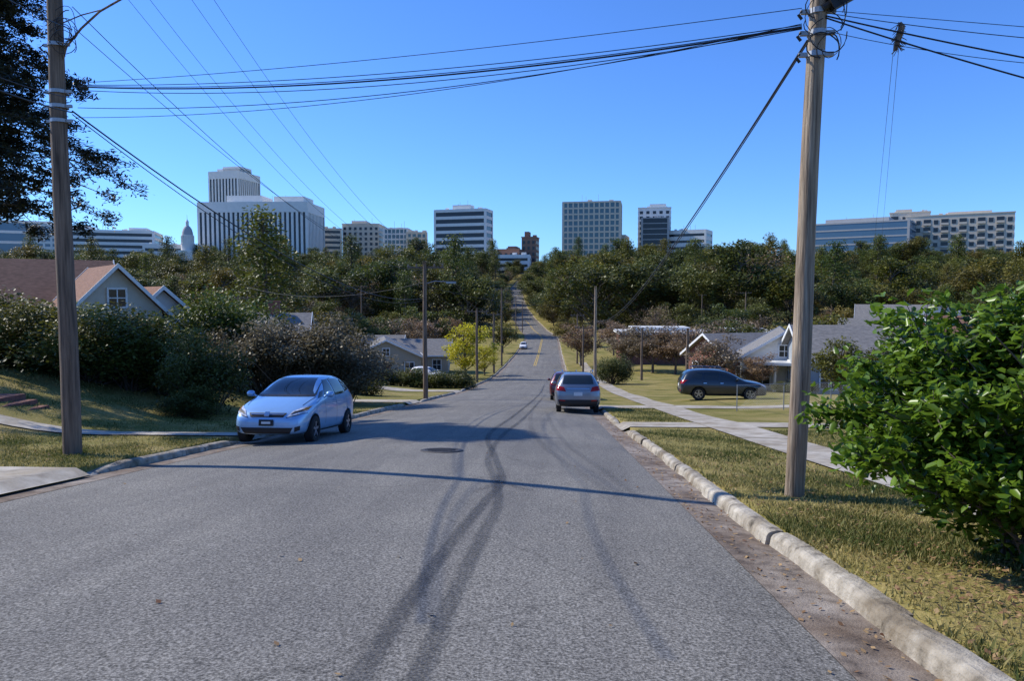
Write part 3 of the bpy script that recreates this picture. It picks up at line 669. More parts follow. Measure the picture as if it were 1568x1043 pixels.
# ------------------------------------------------------------ houses
def house(name,x,y,w,d,h,rh,yaw=0,ridge='x',wall='wall_white',roof='roof_grey',chim=False,porch=False,gz=None,floors=1):
    e=empty(name,(x,y,(gz if gz is not None else g(x,y))-.1),(0,0,yaw))
    a=MB(); a.box((0,0,h/2-.8),(w,d,h+1.6))
    if ridge=='x':
        for s in (-1,1): a.poly([(s*w/2,-d/2,h),(s*w/2,d/2,h),(s*w/2,0,h+rh)])
    else:
        for s in (-1,1): a.poly([(-w/2,s*d/2,h),(w/2,s*d/2,h),(0,s*d/2,h+rh)])
    a.obj('walls',[M[wall]],e)
    r=MB();tr=MB();o=.45;t=.14
    L,S=(w,d) if ridge=='x' else (d,w)
    def pt(l,s,z): return (l,s,z) if ridge=='x' else (s,l,z)
    sl_=rh/(S/2); 
    for s in (-1,1):
        e0=h-o*sl_+.03; A=[pt(-L/2-o,s*(S/2+o),e0),pt(L/2+o,s*(S/2+o),e0),pt(L/2+o,0,h+rh+.03),pt(-L/2-o,0,h+rh+.03)]
        B=[(p[0],p[1],p[2]+t) for p in A]
        b=len(r.v); r.v+=A+B
        for f in ((0,3,2,1),(4,5,6,7),(0,1,5,4),(1,2,6,5),(3,0,4,7)): r.f.append(tuple(b+i for i in f)); r.m.append(0)
        for q in (-1,1):
            p0=Vector(pt(q*(L/2+o+.03),s*(S/2+o+.02),e0-.03)); p1=Vector(pt(q*(L/2+o+.03),0,h+rh)); b=len(tr.v)
            off=Vector(pt(.05,0,0))
            tr.v+= [tuple(v) for v in (p0,p1,p1+Vector((0,0,.22)),p0+Vector((0,0,.22)),p0+off,p1+off,p1+off+Vector((0,0,.22)),p0+off+Vector((0,0,.22)))]
            for f in ((0,1,2,3),(4,7,6,5),(0,4,5,1),(3,2,6,7),(0,3,7,4)): tr.f.append(tuple(b+i for i in f)); tr.m.append(0)
        c=pt(0,s*(S/2+o+.05),e0+.05); tr.box(c,pt(L+2*o,.06,.18) if ridge=='x' else (.06,L+2*o,.18))
    r.obj('roof',[M[roof]],e); 
    wn_=MB(); 
    def win(cx_,cy_,ax,ww=1.0,hh=1.3,cz=None):
        cz=cz or h/floors*.52
        if ax=='y':
            wn_.box((cx_,cy_,cz),(ww,.06,hh)); s=1 if cy_>0 else -1
            for dx in (-ww/2-.05,0,ww/2+.05): tr.box((cx_+dx,cy_+s*.02,cz),(.09 if dx else .05,.1,hh+.2))
            for dz in (-hh/2-.05,0,hh/2+.05): tr.box((cx_,cy_+s*.024,cz+dz),(ww,.098,.09 if dz else .05))
        else:
            wn_.box((cx_,cy_,cz),(.06,ww,hh)); s=1 if cx_>0 else -1
            for dx in (-ww/2-.05,0,ww/2+.05): tr.box((cx_+s*.02,cy_+dx,cz),(.1,.09 if dx else .05,hh+.2))
            for dz in (-hh/2-.05,0,hh/2+.05): tr.box((cx_+s*.024,cy_,cz+dz),(.098,ww,.09 if dz else .05))
    nw=max(2,int(w/2.6)); dr=nw//2
    for i in range(nw):
        xx=-w/2+w*(i+.5)/nw
        if i!=dr: win(xx,-d/2-.02,'y')
        if floors>1: win(xx,-d/2-.02,'y',1.0,1.3,h*.75)
        win(xx,d/2+.02,'y')
    for i in range(max(1,int(d/3))):
        yy=-d/2+d*(i+.5)/max(1,int(d/3)); win(w/2+.02,yy,'x'); win(-w/2-.02,yy,'x')
    if ridge=='y' and rh>1.8: win(0,-d/2-.02,'y',.7,.8,h+rh*.32)
    wn_.obj('windows',[M['glass']],e); tr.obj('trim',[M['trim']],e)
    dd=MB(); xx=-w/2+w*(dr+.5)/nw; dd.box((xx,-d/2-.03,1.05),(.95,.08,2.1)); dd.obj('door',[M['door']],e)
    if porch:
        p=MB(); p.box((0,-d/2-1.2,.1),(w*.7,2.2,.25)); p.box((0,-d/2-1.2,h-.15),(w*.7+.3,2.4,.2))
        for q in (-.33,-.12,.12,.33): p.lathe([(.14,.22),(.12,.4),(.1,h-.35),(.14,h-.25)],10,0,(w*q,-d/2-2.1,0))
        p.obj('porch',[M['trim']],e)
    if chim:
        c=MB(); c.box((w*.3,0,h+rh*.6),(.9,.6,rh*1.7)); c.box((w*.3,0,h+rh*1.5),(1.05,.75,.15)); c.obj('chimney',[M['brick']],e)
    return e
p=sight(5,400,39); house('brown_roof_house',p.x-.5,39,10.5,9,2.9,3.2,.62,'x','brick','roof_brown',gz=p.z-6.0)
p=sight(128,405,35); house('gabled_cottage',p.x,36.5,4.0,6,2.4,2.1,.75,'y','wall_cream','roof_brown',gz=p.z-4.6)
p=sight(196,438,38); house('gabled_cottage',p.x,39.5,3.6,7,2.2,1.7,.75,'y','wall_white','roof_brown',gz=p.z-4.0)
p=sight(262,500,47); house('white_cottage',p.x,47,4.2,8,2.6,1.9,.4,'y','wall_white','roof_grey')
p=sight(345,490,60); house('brick_house',p.x,60,13,8,3.2,2.2,.25,'x','brick','roof_grey',chim=True)
p=sight(275,480,66); house('brick_house',p.x-3,66,9,8,3.4,2.3,.2,'x','brick','roof_brown',chim=True)
p=sight(590,540,88); house('bungalow',p.x,88,8,7,2.7,1.9,.25,'y','wall_tan','roof_grey')
p=sight(640,540,94); house('bungalow',p.x-2,97,11,7,2.7,1.7,.1,'x','wall_tan','roof_grey')
p=sight(545,545,100); house('bungalow',p.x,104,11,8,2.7,2.0,.1,'x','wall_white','roof_grey')
p=sight(1203,540,58); house('white_bungalow',p.x,59,6.0,8,2.8,1.9,-.25,'y','wall_white','roof_grey',porch=True)
p=sight(1148,545,68); house('brick_bungalow',p.x,70,8,7,2.8,1.9,.35,'x','brick','roof_grey')
p=sight(1330,540,50); house('grey_bungalow',p.x,52,8,7,2.7,1.9,-.1,'x','wall_grey','roof_grey')
p=sight(1260,540,66); house('white_bungalow',p.x,70,9,7,3.0,2.1,-.3,'y','wall_white','roof_grey')
p=sight(1530,520,60); house('tan_bungalow',p.x,60,10,8,3.2,2.6,-.2,'x','wall_white','roof_brown')
p=sight(1445,470,122); house('white_house',p.x,122,7,8,7.4,2.4,-.5,'y','wall_white','roof_grey',floors=2)
p=sight(1385,460,130); house('brick_house',p.x,132,13,9,6.4,3.0,-.4,'x','brick','roof_grey',floors=2)
p=sight(1340,480,120); house('tan_house',p.x,121,9,8,4.6,2.4,-.3,'x','wall_white','roof_grey')
p=sight(1070,500,118); e=empty('low_flat_roof_building',(p.x,118,g(p.x,118)))
b=MB(); b.box((0,0,2.4),(25,9,4.8)); b.obj('walls',[M['brick']],e)
b=MB(); b.box((0,-.3,4.95),(26,11,.35)); b.box((-6,2,5.4),(9,6,.55)); b.box((7,2,5.35),(6,5,.4)); b.obj('roof',[M['roof_light']],e)
b=MB()
for i in range(8): b.box((-10.5+i*3,-4.52,2.8),(1.5,.08,1.2))
b.obj('windows',[M['glass']],e)
# ------------------------------------------------------------ downtown
def tower(name,pl,pr,pt,dist,a,side,style,fh,bay,wall,glass,fin=.5,spand=.4,extras=(),pb=None):
    """a: turn of main face to the left (deg); side: apparent share of right flank"""
    m_=dist/FPX; ar=math.radians(a); pc=sight((pl+pr)/2,pt,dist)
    cosv=math.cos(math.atan2(pc.x,pc.y)); tot=(pr-pl)*m_/cosv
    D=(side*tot/math.sin(ar)) if a else 18; W=(1-side)*tot/math.cos(ar) if a else tot
    th=-math.atan2(pc.x,pc.y)-ar
    base=g(pc.x,dist)-3; H=pc.z-base
    off=Matrix.Rotation(th,3,'Z')@Vector((0,D/2,0))
    e=empty(name,(pc.x+off.x*.6,dist+off.y,base),(0,0,th))
    core=MB(); core.box((0,0,H/2),(W-.2,D-.2,H-.4)); sk_=MB(); gl=MB()
    if style=='vertical':
        core.obj('curtain_wall',[M[glass]],e)
        n=max(2,int(round(W/bay)))
        for i in range(n+1):
            xx=-W/2+W*i/n
            for s in (-1,1): sk_.box((xx,s*D/2,H/2),(bay*fin,.9,H-.5))
        n2=max(2,int(round(D/bay)))
        for i in range(1,n2):
            yy=-D/2+D*i/n2
            for s in (-1,1): sk_.box((s*W/2,yy,H/2),(.9,bay*fin,H-.5))
        sk_.box((0,0,H-1.3*fh*.5),(W+1.2,D+1.2,fh*1.3)); 
    elif style=='bands' or style=='grid':
        core.obj('curtain_wall',[M[glass]],e)
        z=H
        while z>0:
            sk_.box((0,0,z-fh*spand/2),(W+.4,D+.4,fh*spand)); z-=fh
        for sx in (-1,1):
            for sy in (-1,1): sk_.box((sx*(W/2-.5),sy*(D/2-.5),H/2-.1),(1.5+.3,1.5+.3,H-.3))
        if style=='grid':
            n=max(2,int(round(W/bay)))
            for i in range(n+1):
                for s in (-1,1): sk_.box((-W/2+W*i/n,s*(D/2+.1),H/2-.15),(bay*fin,.9,H-.4))
            n2=max(2,int(round(D/bay)))
            for i in range(1,n2):
                for s in (-1,1): sk_.box((s*(W/2+.1),-D/2+D*i/n2,H/2-.15),(.9,bay*fin,H-.4))
    else:
        core.box((0,0,H/2),(W,D,H-.1)); core.obj('walls',[M[wall]],e)
        z=H-fh*.9
        while z>fh:
            n=max(2,int(round(W/bay)))
            for i in range(n):
                xx=-W/2+W*(i+.5)/n
                if style=='balcony' and i%2==0:
                    gl.box((xx,-D/2,z),(bay*.8,.5,fh*.75)); sk_.box((xx,-D/2-.6,z-fh*.42),(bay*.85,1.6,.25)); sk_.box((xx,-D/2-1.3,z-fh*.25),(bay*.85,.08,fh*.25))
                else: gl.box((xx,-D/2,z),(bay*.5,.4,fh*.55))
            n2=max(2,int(round(D/bay)))
            for i in range(n2):
                for s in (-1,1): gl.box((s*W/2,-D/2+D*(i+.5)/n2,z),(.4,bay*.5,fh*.55))
            z-=fh
        gl.obj('windows',[M[glass]],e); sk_.box((0,0,H),(W+.8,D+.8,.8))
    for (fx,fw,fhh) in extras: sk_.box((W*fx,0,H+fhh/2-.01),(W*fw,D*.55,fhh))
    rr=random.Random(int(pl)+3)
    for i in range(4): 
        w_=rr.uniform(1.5,4); sk_.box((W*rr.uniform(-.4,.4),D*rr.uniform(-.25,.25),H+rr.uniform(.6,1.2)),(w_,w_*.8,2.2))
    sk_.obj('precast_facade',[M[wall]],e)
    if a and H>35:
        an=MB()
        for i in range(3):
            ax_=W*rr.uniform(-.35,.35); an.tube([(ax_,0,H),(ax_,0,H+rr.uniform(5,9))],.14,4)
        an.obj('aerials',[M['steel']],e)
    return e,W,D,H
tower('capitol_tower',310,378,262,760,35,.45,'vertical',6,3.6,'bk_white','g_dark',.5,extras=((0,.8,4),(0.1,.6,6)))
tower('state_office_building',298,474,309,640,22,.17,'vertical',7,4.1,'bk_white','g_dark',.52,extras=((-.12,.33,7),(.3,.28,6)))
tower('office_building',661,750,320,640,20,.13,'bands',6.1,6,'bk_white','g_dark',spand=.42,extras=((0,.35,4),))
tower('office_tower',862,952,308,680,4,.04,'grid',5.4,4.6,'bk_tan','g_teal',fin=.28,spand=.28)
tower('hotel_tower',979,1027,318,720,-0,0,'punch',5,6,'bk_white','g_dark',extras=((.1,.5,4),))
tower('hotel_tower_annex',984,1024,333,700,0,0,'bands',5,6,'bk_grey','g_dark',spand=.15)
tower('bank_building',1022,1087,352,700,15,.15,'bands',6,5,'bk_white','g_dark',spand=.6)
tower('glass_office_building',1243,1392,340,640,10,.1,'bands',6,6,'bk_grey','g_blue',spand=.2,extras=((0,.6,4),))
tower('apartment_building',1372,1420,325,660,0,0,'balcony',6,7,'bk_tan','g_dark',extras=((-.15,.4,3),))
tower('apartment_building',1410,1532,328,640,0,0,'balcony',6.4,6.5,'bk_tan','g_dark',extras=((.1,.4,2.5),))
tower('parking_garage',98,222,352,600,12,.12,'bands',5.0,7,'bk_white','g_dark',spand=.5,extras=((-.3,.12,4),(.3,.2,3)))
tower('civic_building',48,102,344,590,10,.1,'grid',4.5,5,'bk_white','g_blue',fin=.3,spand=.5)
tower('glass_atrium_building',-40,56,337,620,8,.1,'bands',9,7,'bk_white','g_blue',spand=.25)
tower('low_civic_building',222,300,374,600,5,.05,'bands',6,5,'bk_white','g_dark',spand=.6)
tower('office_block',478,520,349,700,0,0,'bands',5,5,'bk_tan','g_dark',spand=.5)
tower('office_block',518,585,343,720,12,.2,'punch',5,5,'bk_tan','g_dark',extras=((-.1,.4,4),))
tower('office_block',583,628,349,700,10,.2,'grid',5,4,'bk_white','g_teal',fin=.2,spand=.3)
tower('office_block',622,652,355,680,0,0,'grid',5,5,'bk_tan','g_teal',fin=.3,spand=.4)
tower('brick_office_building',797,824,363,640,10,.2,'punch',5,4,'bk_brick','g_dark',extras=((-.2,.3,5),))
tower('brick_office_building',760,800,382,620,10,.2,'punch',5,4,'bk_brick','g_dark',extras=((.1,.4,3),))
tower('parking_deck',757,812,390,600,5,.05,'bands',5,5,'bk_white','g_dark',spand=.55)
tower('parking_deck',895,962,360,700,8,.1,'bands',6,5,'bk_tan','g_dark',spand=.6)
tower('office_block',740,765,384,700,8,.1,'punch',6,5,'bk_white','g_dark')
p=sight(288,385,600); e=empty('old_capitol_dome',(p.x,600,p.z-6)); e.scale=(.9,.9,.84)
dm=MB(); s=600/FPX
dm.box((0,0,3),(26*s*1.1,14,10)); dm.lathe([(11*s,6),(11*s,14),(11.6*s,14),(11.6*s,15),(9.5*s,15),(9.5*s,22),(10.3*s,22),(10.3*s,23),(9.2*s,23)],24,0)
for i in range(16):
    a=i*math.pi/8; dm.lathe([(.35,15),(.35,22)],6,0,(10.1*s*math.cos(a),10.1*s*math.sin(a),0))
dm.obj('drum',[M['bk_white']],e)
d2=MB(); d2.lathe([(9.2*s,23),(8.6*s,26),(7.1*s,29),(4.6*s,31.3),(2.6*s,32.2)],24,0); d2.obj('dome',[M['bk_grey']],e,smooth=True)
d3=MB(); d3.lathe([(2.6*s,32.0),(2.6*s,35.5),(3*s,35.6),(2.4*s,36.6),(.8*s,38),(.3*s,39),(.2*s,43)],12,0); d3.obj('cupola',[M['bk_white']],e)
# ------------------------------------------------------------ vehicles
def paint(name,c,met=.35,rough=.32,coat=1):
    m,nt,b=newmat(name); b.inputs['Metallic'].default_value=met; b.inputs['Roughness'].default_value=rough
    b.inputs['Coat Weight'].default_value=coat; b.inputs['Coat Roughness'].default_value=.03
    v=coords(nt); n=noise(nt,v,3,3); r=ramp(nt,[(.3,tuple(q*.93 for q in c)),(.7,c)]); nt.links.new(n.outputs['Fac'],r.inputs[0]); nt.links.new(r.outputs[0],b.inputs['Base Color'])
    return m
M['p_blue']=paint('light_blue_car_paint',(.29,.50,.74)); M['p_grey']=paint('grey_car_paint',(.26,.27,.29),.6); M['p_dark']=paint('dark_car_paint',(.02,.028,.036),.3); M['p_white']=paint('white_car_paint',(.86,.84,.78),0,.5,.4)
M['p_red']=paint('dark_red_car_paint',(.13,.018,.018),.2)
M['tyre']=mat('tyre_rubber',(.018,.018,.018),8,3,.8); M['rim']=mat('alloy_rim',(.5,.5,.52),5,2,.3,metallic=.8)
M['cglass']=mat('car_glass',(.02,.028,.03),1,2,.04,spec=.8); M['trimb']=mat('black_plastic',(.02,.02,.021),8,3,.5)
M['lamp']=mat('headlamp_lens',[(.4,(.45,.47,.5)),(.6,(.75,.77,.8))],14,2,.08,spec=.8); M['red']=mat('tail_lamp_lens',(.35,.012,.01),5,2,.15); M['chrome']=mat('chrome',(.7,.7,.72),3,2,.12,metallic=1)
M['plate']=mat('licence_plate',[(.45,(.6,.62,.6)),(.6,(.7,.7,.68))],30,3,.5); M['amber']=mat('amber_lens',(.6,.22,.02),5,2,.2)
FIT=[(-2.00,.30,.52,.50,.42,.56),(-1.95,.22,.70,.60,.58,.68),(-1.78,.20,.79,.72,.66,.80),(-1.35,.19,.84,.85,.71,.94),(-1.0,.19,.845,.92,.71,1.03),(-.82,.19,.845,.94,.70,1.08),(-.4,.19,.845,.955,.63,1.33),(0.0,.19,.845,.97,.58,1.49),(.6,.19,.845,.99,.58,1.54),(1.25,.19,.845,1.02,.57,1.52),(1.72,.20,.83,1.04,.55,1.44),(1.92,.24,.80,1.0,.55,1.14),(2.0,.30,.72,.80,.55,.88)]
SUV=[(-2.35,.34,.6,.62,.5,.72),(-2.28,.26,.80,.76,.66,.85),(-2.0,.25,.9,.88,.75,.97),(-1.4,.24,.94,.97,.8,1.07),(-1.05,.24,.945,1.0,.78,1.13),(-.5,.24,.945,1.03,.69,1.47),(0,.24,.945,1.05,.66,1.65),(.8,.24,.945,1.07,.66,1.70),(1.55,.24,.94,1.09,.64,1.67),(1.98,.26,.92,1.1,.62,1.58),(2.2,.3,.9,1.06,.62,1.22),(2.33,.38,.82,.9,.6,.98)]
def car(name,st,pt_,loc,rz,pitch,axles,wr,kind):
    import bmesh
    V=[];F=[]; K=14
    for (y,zb,w,zs,wr_,zr) in st:
        half=[(0,zb),(w*.85,zb),(w*.97,zb+.1),(w,zb+(zs-zb)*.55),(w*.965,zs),(wr_,zr-.055),(wr_*.7,zr-.012),(0,zr)]
        for x_,z_ in half: V.append((x_,y,z_))
        for x_,z_ in reversed(half[1:-1]): V.append((-x_,y,z_))
    n=len(st)
    for i in range(n-1):
        for j in range(K): F.append((i*K+j,i*K+(j+1)%K,(i+1)*K+(j+1)%K,(i+1)*K+j))
    F.append(tuple(range(K))[::-1]); F.append(tuple((n-1)*K+j for j in range(K)))
    me=bpy.data.meshes.new('b'); me.from_pydata(V,[],F); me.materials.append(M[pt_]); me.materials.append(M['trimb'])
    o=bpy.data.objects.new('tmp',me); COL.objects.link(o)
    s=o.modifiers.new('s','SUBSURF'); s.levels=2; s.render_levels=2
    cu=MB()
    for ay in axles:
        for sd_ in (-1,1): cu.lathe([(0,-.17),(wr+.055,-.17),(wr+.055,.25),(0,.25)],28,1,(sd_*.86,ay,wr-.0),'x')
    cme=cu.mesh('c',[M[pt_],M['trimb']])
    bm=bmesh.new(); bm.from_mesh(cme); bmesh.ops.remove_doubles(bm,verts=bm.verts,dist=1e-5); bmesh.ops.recalc_face_normals(bm,faces=bm.faces); bm.to_mesh(cme); bm.free()
    bm=bmesh.new(); bm.from_mesh(me); bmesh.ops.recalc_face_normals(bm,faces=bm.faces); bm.to_mesh(me); bm.free()
    c=bpy.data.objects.new('cut',cme); COL.objects.link(c)
    bo=o.modifiers.new('b','BOOLEAN'); bo.operation='DIFFERENCE'; bo.object=c; bo.solver='EXACT'
    bo.show_viewport=False; bpy.context.view_layer.update(); dg=bpy.context.evaluated_depsgraph_get()
    full=bpy.data.meshes.new_from_object(o.evaluated_get(dg)); bv=BVHTree.FromPolygons([v.co for v in full.vertices],[tuple(p_.vertices) for p_ in full.polygons])
    bo.show_viewport=True; bpy.context.view_layer.update(); dg=bpy.context.evaluated_depsgraph_get()
    body=bpy.data.meshes.new_from_object(o.evaluated_get(dg))
    bpy.data.objects.remove(o); bpy.data.objects.remove(c)
    body.polygons.foreach_set('use_smooth',[True]*len(body.polygons)); body.update()
    e=empty(name,loc,(pitch,0,rz))
    obj('body',body,e)
    def patch(nm,cs,side,mt,off=.008,n=10,mirror=False):
        mb=MB()
        for mm in ((1,-1) if mirror else (1,)):
            b=len(mb.v); P4=[Vector((c_[0],c_[1])) for c_ in cs]
            for i in range(n+1):
                for j in range(n+1):
                    u=i/n;v=j/n; q=(P4[0]*(1-u)+P4[1]*u)*(1-v)+(P4[3]*(1-u)+P4[2]*u)*v
                    if side=='front': o_,d_=Vector((q.x*mm,-6,q.y)),Vector((0,1,0))
                    elif side=='rear': o_,d_=Vector((q.x*mm,6,q.y)),Vector((0,-1,0))
                    else: o_,d_=Vector((6*mm,q.x,q.y)),Vector((-mm,0,0))
                    h,nn,_,_=bv.ray_cast(o_,d_)
                    if h is None: h=Vector((mb.v[-1])) if len(mb.v)>b else o_+d_*4; nn=-d_
                    if nn.dot(d_)>0: nn=-nn
                    mb.v.append(tuple(h+nn*off))
            for i in range(n):
                for j in range(n):
                    a=b+i*(n+1)+j; q=(a,a+1,a+n+2,a+n+1); mb.f.append(q if mm>0 else q[::-1]); mb.m.append(0)
        return mb.obj(nm,[M[mt]],e,smooth=True)
    wmb=MB()
    for ay in axles:
        for sd_ in (-1,1):
            X=sd_*.76
            wmb.lathe([(wr*.62,-.1),(wr*.93,-.1),(wr,-.07),(wr,.07),(wr*.93,.1),(wr*.62,.1)],24,0,(X,ay,wr),'x')
            wmb.lathe([(0,.05*sd_),(wr*.64,.05*sd_)],20,2,(X,ay,wr),'x')
            wmb.lathe([(wr*.56,.085*sd_),(wr*.64,.085*sd_),(wr*.64,.07*sd_)],20,1,(X,ay,wr),'x')
            for k_ in range(5):
                a=k_*2*math.pi/5; R_=Matrix.Rotation(a,4,'X'); mt=Matrix.Translation((X+sd_*.08,ay,wr))@R_
                wmb.box((0,0,wr*.3),(.02,wr*.17,wr*.58),1,mtx=mt)
    wmb.obj('wheels',[M['tyre'],M['rim'],M['trimb']],e)
    if kind=='fit':
        patch('windshield',[(-.68,1.05),(.68,1.05),(.55,1.44),(-.55,1.44)],'front','cglass')
        patch('side_window_front',[(-.50,1.0),(.28,1.02),(.22,1.41),(-.04,1.39)],'side','cglass',mirror=True)
        patch('side_window_rear',[(.36,1.02),(1.12,1.06),(1.02,1.42),(.30,1.42)],'side','cglass',mirror=True)
        patch('quarter_window',[(1.2,1.09),(1.55,1.14),(1.4,1.37),(1.12,1.40)],'side','cglass',mirror=True)
        patch('vent_window',[(-.86,.98),(-.56,1.01),(-.36,1.16),(-.56,1.12)],'side','cglass',mirror=True)
        patch('headlamp',[(.44,.60),(.76,.70),(.79,.85),(.53,.73)],'front','lamp',.012,mirror=True)
        patch('headlamp_bezel',[(.50,.655),(.70,.71),(.72,.77),(.56,.71)],'front','trimb',.016,5,mirror=True)
        patch('turn_lamp',[(.70,.72),(.77,.75),(.78,.82),(.72,.79)],'front','amber',.018,4,mirror=True)
        patch('grille',[(-.36,.60),(.36,.60),(.42,.69),(-.42,.69)],'front','trimb',.008)
        patch('grille_bar',[(-.36,.65),(.36,.65),(.38,.668),(-.38,.668)],'front','chrome',.02,8)
        patch('emblem',[(-.055,.61),(.055,.61),(.055,.70),(-.055,.70)],'front','chrome',.03,4)
        patch('lower_intake',[(-.5,.25),(.5,.25),(.58,.38),(-.58,.38)],'front','trimb')
        patch('plate',[(-.16,.42),(.16,.42),(.16,.55),(-.16,.55)],'front','trimb',.03,4)
        patch('plate_insert',[(-.10,.46),(.10,.46),(.10,.51),(-.10,.51)],'front','plate',.036,3)
        patch('fog_lamp',[(.60,.29),(.70,.33),(.71,.42),(.61,.39)],'front','trimb',.01,mirror=True)
        patch('wiper_cowl',[(-.68,1.02),(.68,1.02),(.66,1.06),(-.66,1.06)],'front','trimb',.01)
        patch('hood_seam',[(.62,.84),(.635,.84),(.70,1.01),(.685,1.01)],'front','trimb',.004,mirror=True)
        patch('bumper_seam',[(.42,.585),(.78,.68),(.78,.69),(.42,.597)],'front','trimb',.004,mirror=True)
        patch('tail_lamp',[(.62,.8),(.76,.82),(.74,1.1),(.62,1.1)],'rear','red',mirror=True)
        patch('rear_window',[(-.5,1.1),(.5,1.1),(.44,1.38),(-.44,1.38)],'rear','cglass')
        seams=(-.52,.32,1.18); hz=.93; zt=1.0; zlo=.3
    else:
        patch('windshield',[(-.72,1.12),(.72,1.12),(.6,1.56),(-.6,1.56)],'front','cglass')
        patch('side_window_front',[(-.62,1.10),(.22,1.12),(.18,1.54),(-.12,1.50)],'side','cglass',mirror=True)
        patch('side_window_rear',[(.30,1.12),(1.12,1.15),(1.05,1.54),(.26,1.55)],'side','cglass',mirror=True)
        patch('quarter_window',[(1.2,1.16),(1.75,1.24),(1.55,1.49),(1.14,1.53)],'side','cglass',mirror=True)
        patch('rear_window',[(-.62,1.18),(.62,1.18),(.55,1.53),(-.55,1.53)],'rear','cglass')
        patch('tail_lamp',[(.48,.88),(.86,.93),(.84,1.12),(.56,1.06)],'rear','red',.012,mirror=True)
        patch('tail_bar',[(-.45,.985),(.45,.985),(.45,1.015),(-.45,1.015)],'rear','chrome',.012)
        patch('rear_bumper',[(-.72,.33),(.72,.33),(.8,.56),(-.8,.56)],'rear','trimb',.02)
        patch('reflector',[(.52,.5),(.74,.52),(.74,.57),(.52,.55)],'rear','red',.03,4,mirror=True)
        patch('plate',[(-.17,.72),(.17,.72),(.17,.86),(-.17,.86)],'rear','plate',.014,4)
        patch('headlamp',[(.46,.72),(.80,.78),(.82,.92),(.56,.84)],'front','lamp',.012,mirror=True)
        patch('grille',[(-.42,.56),(.42,.56),(.42,.82),(-.42,.82)],'front','trimb')
        rl=MB()
        for s_ in (-1,1):
            rl.tube([(s_*.62,-.1,1.66),(s_*.62,0,1.73),(s_*.62,1.5,1.75),(s_*.61,1.65,1.68)],.02,6)
        rl.obj('roof_rails',[M['chrome']],e)
        seams=(-.64,.26,1.16); hz=.98; zt=1.08; zlo=.36
    for i,sx in enumerate(seams):
        patch('door_seam_%d'%i,[(sx,zlo),(sx+.012,zlo),(sx+.012,zt),(sx,zt)],'side','trimb',.003,6,mirror=True)
    for i,sx in enumerate(seams[1:]):
        patch('handle_%d'%i,[(sx-.22,hz-.03),(sx-.05,hz-.03),(sx-.05,hz),(sx-.22,hz)],'side','chrome' if kind!='fit' else pt_,.03,4,mirror=True)
    patch('sill_trim',[(axles[0]+.45,zlo-.1),(axles[1]-.45,zlo-.1),(axles[1]-.45,zlo-.03),(axles[0]+.45,zlo-.03)],'side','trimb',.006,mirror=True)
    mi_=MB(); zz=1.02 if kind=='fit' else 1.14; yy=-.62 if kind=='fit' else -.7
    for s_ in (-1,1):
        mi_.lathe([(0,-.09),(.05,-.08),(.075,-.03),(.075,.04),(.05,.08),(0,.09)],10,0,(s_*.95,yy,zz+.05),'x'); mi_.tube([(s_*.80,yy,zz-.02),(s_*.88,yy,zz+.03)],.025,6)
    mi_.obj('mirrors',[M[pt_]],e,smooth=True)
    return e
def rz_(x,y): return float(P(y)+crown(x))
PT=-math.atan(.105)
car('blue_hatchback_car',FIT,'p_blue',(-6.12,17.5,rz_(-5.8,17.5)),math.radians(-1.0),PT,(-1.25,1.25),.30,'fit')
car('grey_suv_car',SUV,'p_grey',(1.08,31.6,rz_(1.08,31.6)),math.pi,-PT,(-1.4,1.35),.36,'suv')
car('dark_red_suv_car',SUV,'p_red',(.82,43.5,rz_(.9,43.5)),math.pi,-PT,(-1.4,1.35),.36,'suv')
p=sight(1107,600,41); car('dark_suv_car',SUV,'p_dark',(p.x,41.5,g(p.x,41.5)+.02),math.radians(88),0,(-1.4,1.35),.36,'suv')
p=sight(806,528,185); car('white_sedan_car',FIT,'p_white',(p.x,165,rz_(p.x,165)),0,0,(-1.25,1.25),.30,'fit')
p=sight(663,550,78); car('white_sedan_car',FIT,'p_white',(p.x-.5,78,g(p.x,78)+.02),1.2,0,(-1.25,1.25),.30,'fit')
for px_,py_,Y in ((822,428,520),(838,424,540)):
    car('white_sedan_car',FIT,'p_white',(float(CX(Y))-2+(px_-830)*.2,Y,rz_(-2,Y)),0,.09,(-1.25,1.25),.30,'fit')
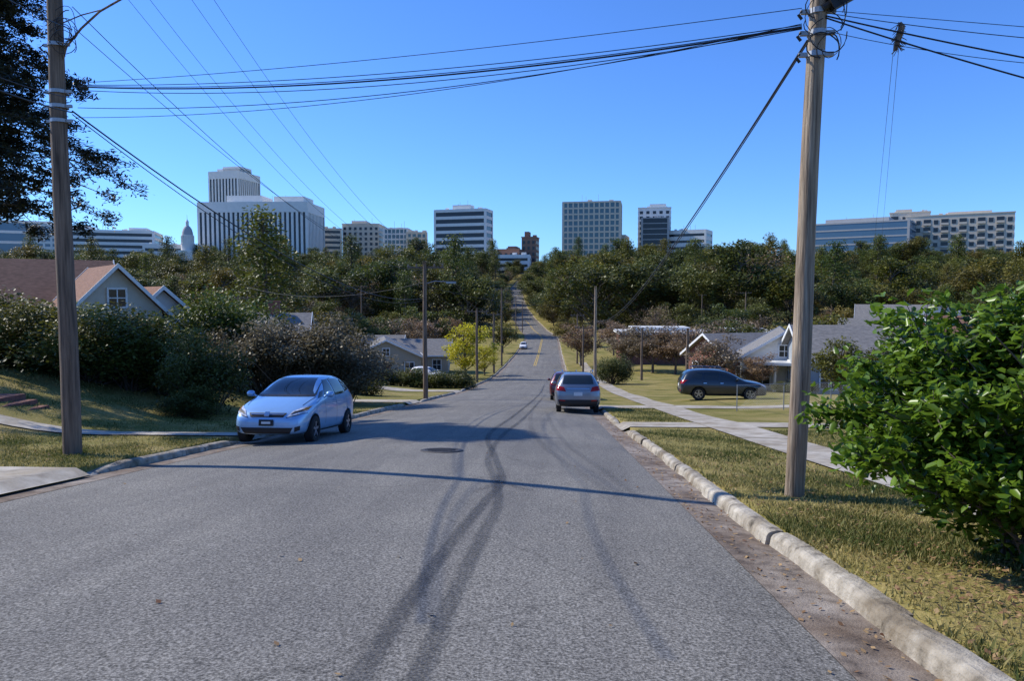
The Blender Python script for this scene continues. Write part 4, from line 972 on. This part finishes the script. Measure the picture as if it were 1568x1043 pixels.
# ------------------------------------------------------------ chain link fence
fe=empty('chain_link_fence'); f=MB(); X0,X1,YF=7.6,17.0,30.5
zz=lambda x:g(x,YF)
n=6
for i in range(n):
    x=X0+(X1-X0)*i/(n-1); f.tube([(x,YF,zz(x)-.1),(x,YF,zz(x)+1.1)],.02,6)
f.tube([(x,YF,zz(x)+1.07) for x in np.linspace(X0,X1,12)],.013,6)
for i in range(95):
    x=X0+i*.1
    for s in (1,-1):
        xa=x if s>0 else x+1.05; xb=x+1.05 if s>0 else x
        if max(xa,xb)<=X1: f.tube([(xa,YF,zz(xa)+.03),(xb,YF,zz(xb)+1.05)],.0015,3,0,False)
f.obj('fence_mesh',[M['steel']],fe)
# ------------------------------------------------------------ light, sky, camera
SD=Vector((-1,.33,0)).normalized(); EL=math.radians(38)
sd_=Vector((SD.x*math.cos(EL),SD.y*math.cos(EL),math.sin(EL)))
sun=bpy.data.lights.new('sun','SUN'); sun.energy=5.0; sun.angle=math.radians(.5); sun.color=(1,.95,.85)
so=bpy.data.objects.new('sun',sun); COL.objects.link(so); so.rotation_euler=sd_.to_track_quat('Z','Y').to_euler()
w=bpy.data.worlds.new('World'); scene.world=w; w.use_nodes=True; nt=w.node_tree
sky=nt.nodes.new('ShaderNodeTexSky'); sky.sky_type='NISHITA'; sky.sun_disc=False; sky.sun_elevation=EL; sky.sun_rotation=math.atan2(SD.x,SD.y)
sky.air_density=1.0; sky.dust_density=.1; sky.ozone_density=2.2; sky.altitude=0
bg=nt.nodes['Background']; bg.inputs[1].default_value=.12
grade=mixc(nt,sky.outputs[0],(.58,1.0,1.78),1.0,'MULTIPLY')
nt.links.new(grade,bg.inputs[0])
cam=bpy.data.cameras.new('camera'); cam.lens=26; cam.sensor_width=36; cam.clip_end=9000; cam.clip_start=.05
co=bpy.data.objects.new('camera',cam); COL.objects.link(co); co.location=(0,0,CAMZ); co.rotation_euler=(math.pi/2-PHI,0,PSI)
scene.camera=co
scene.view_settings.view_transform='Standard'; scene.view_settings.look='None'; scene.view_settings.exposure=0
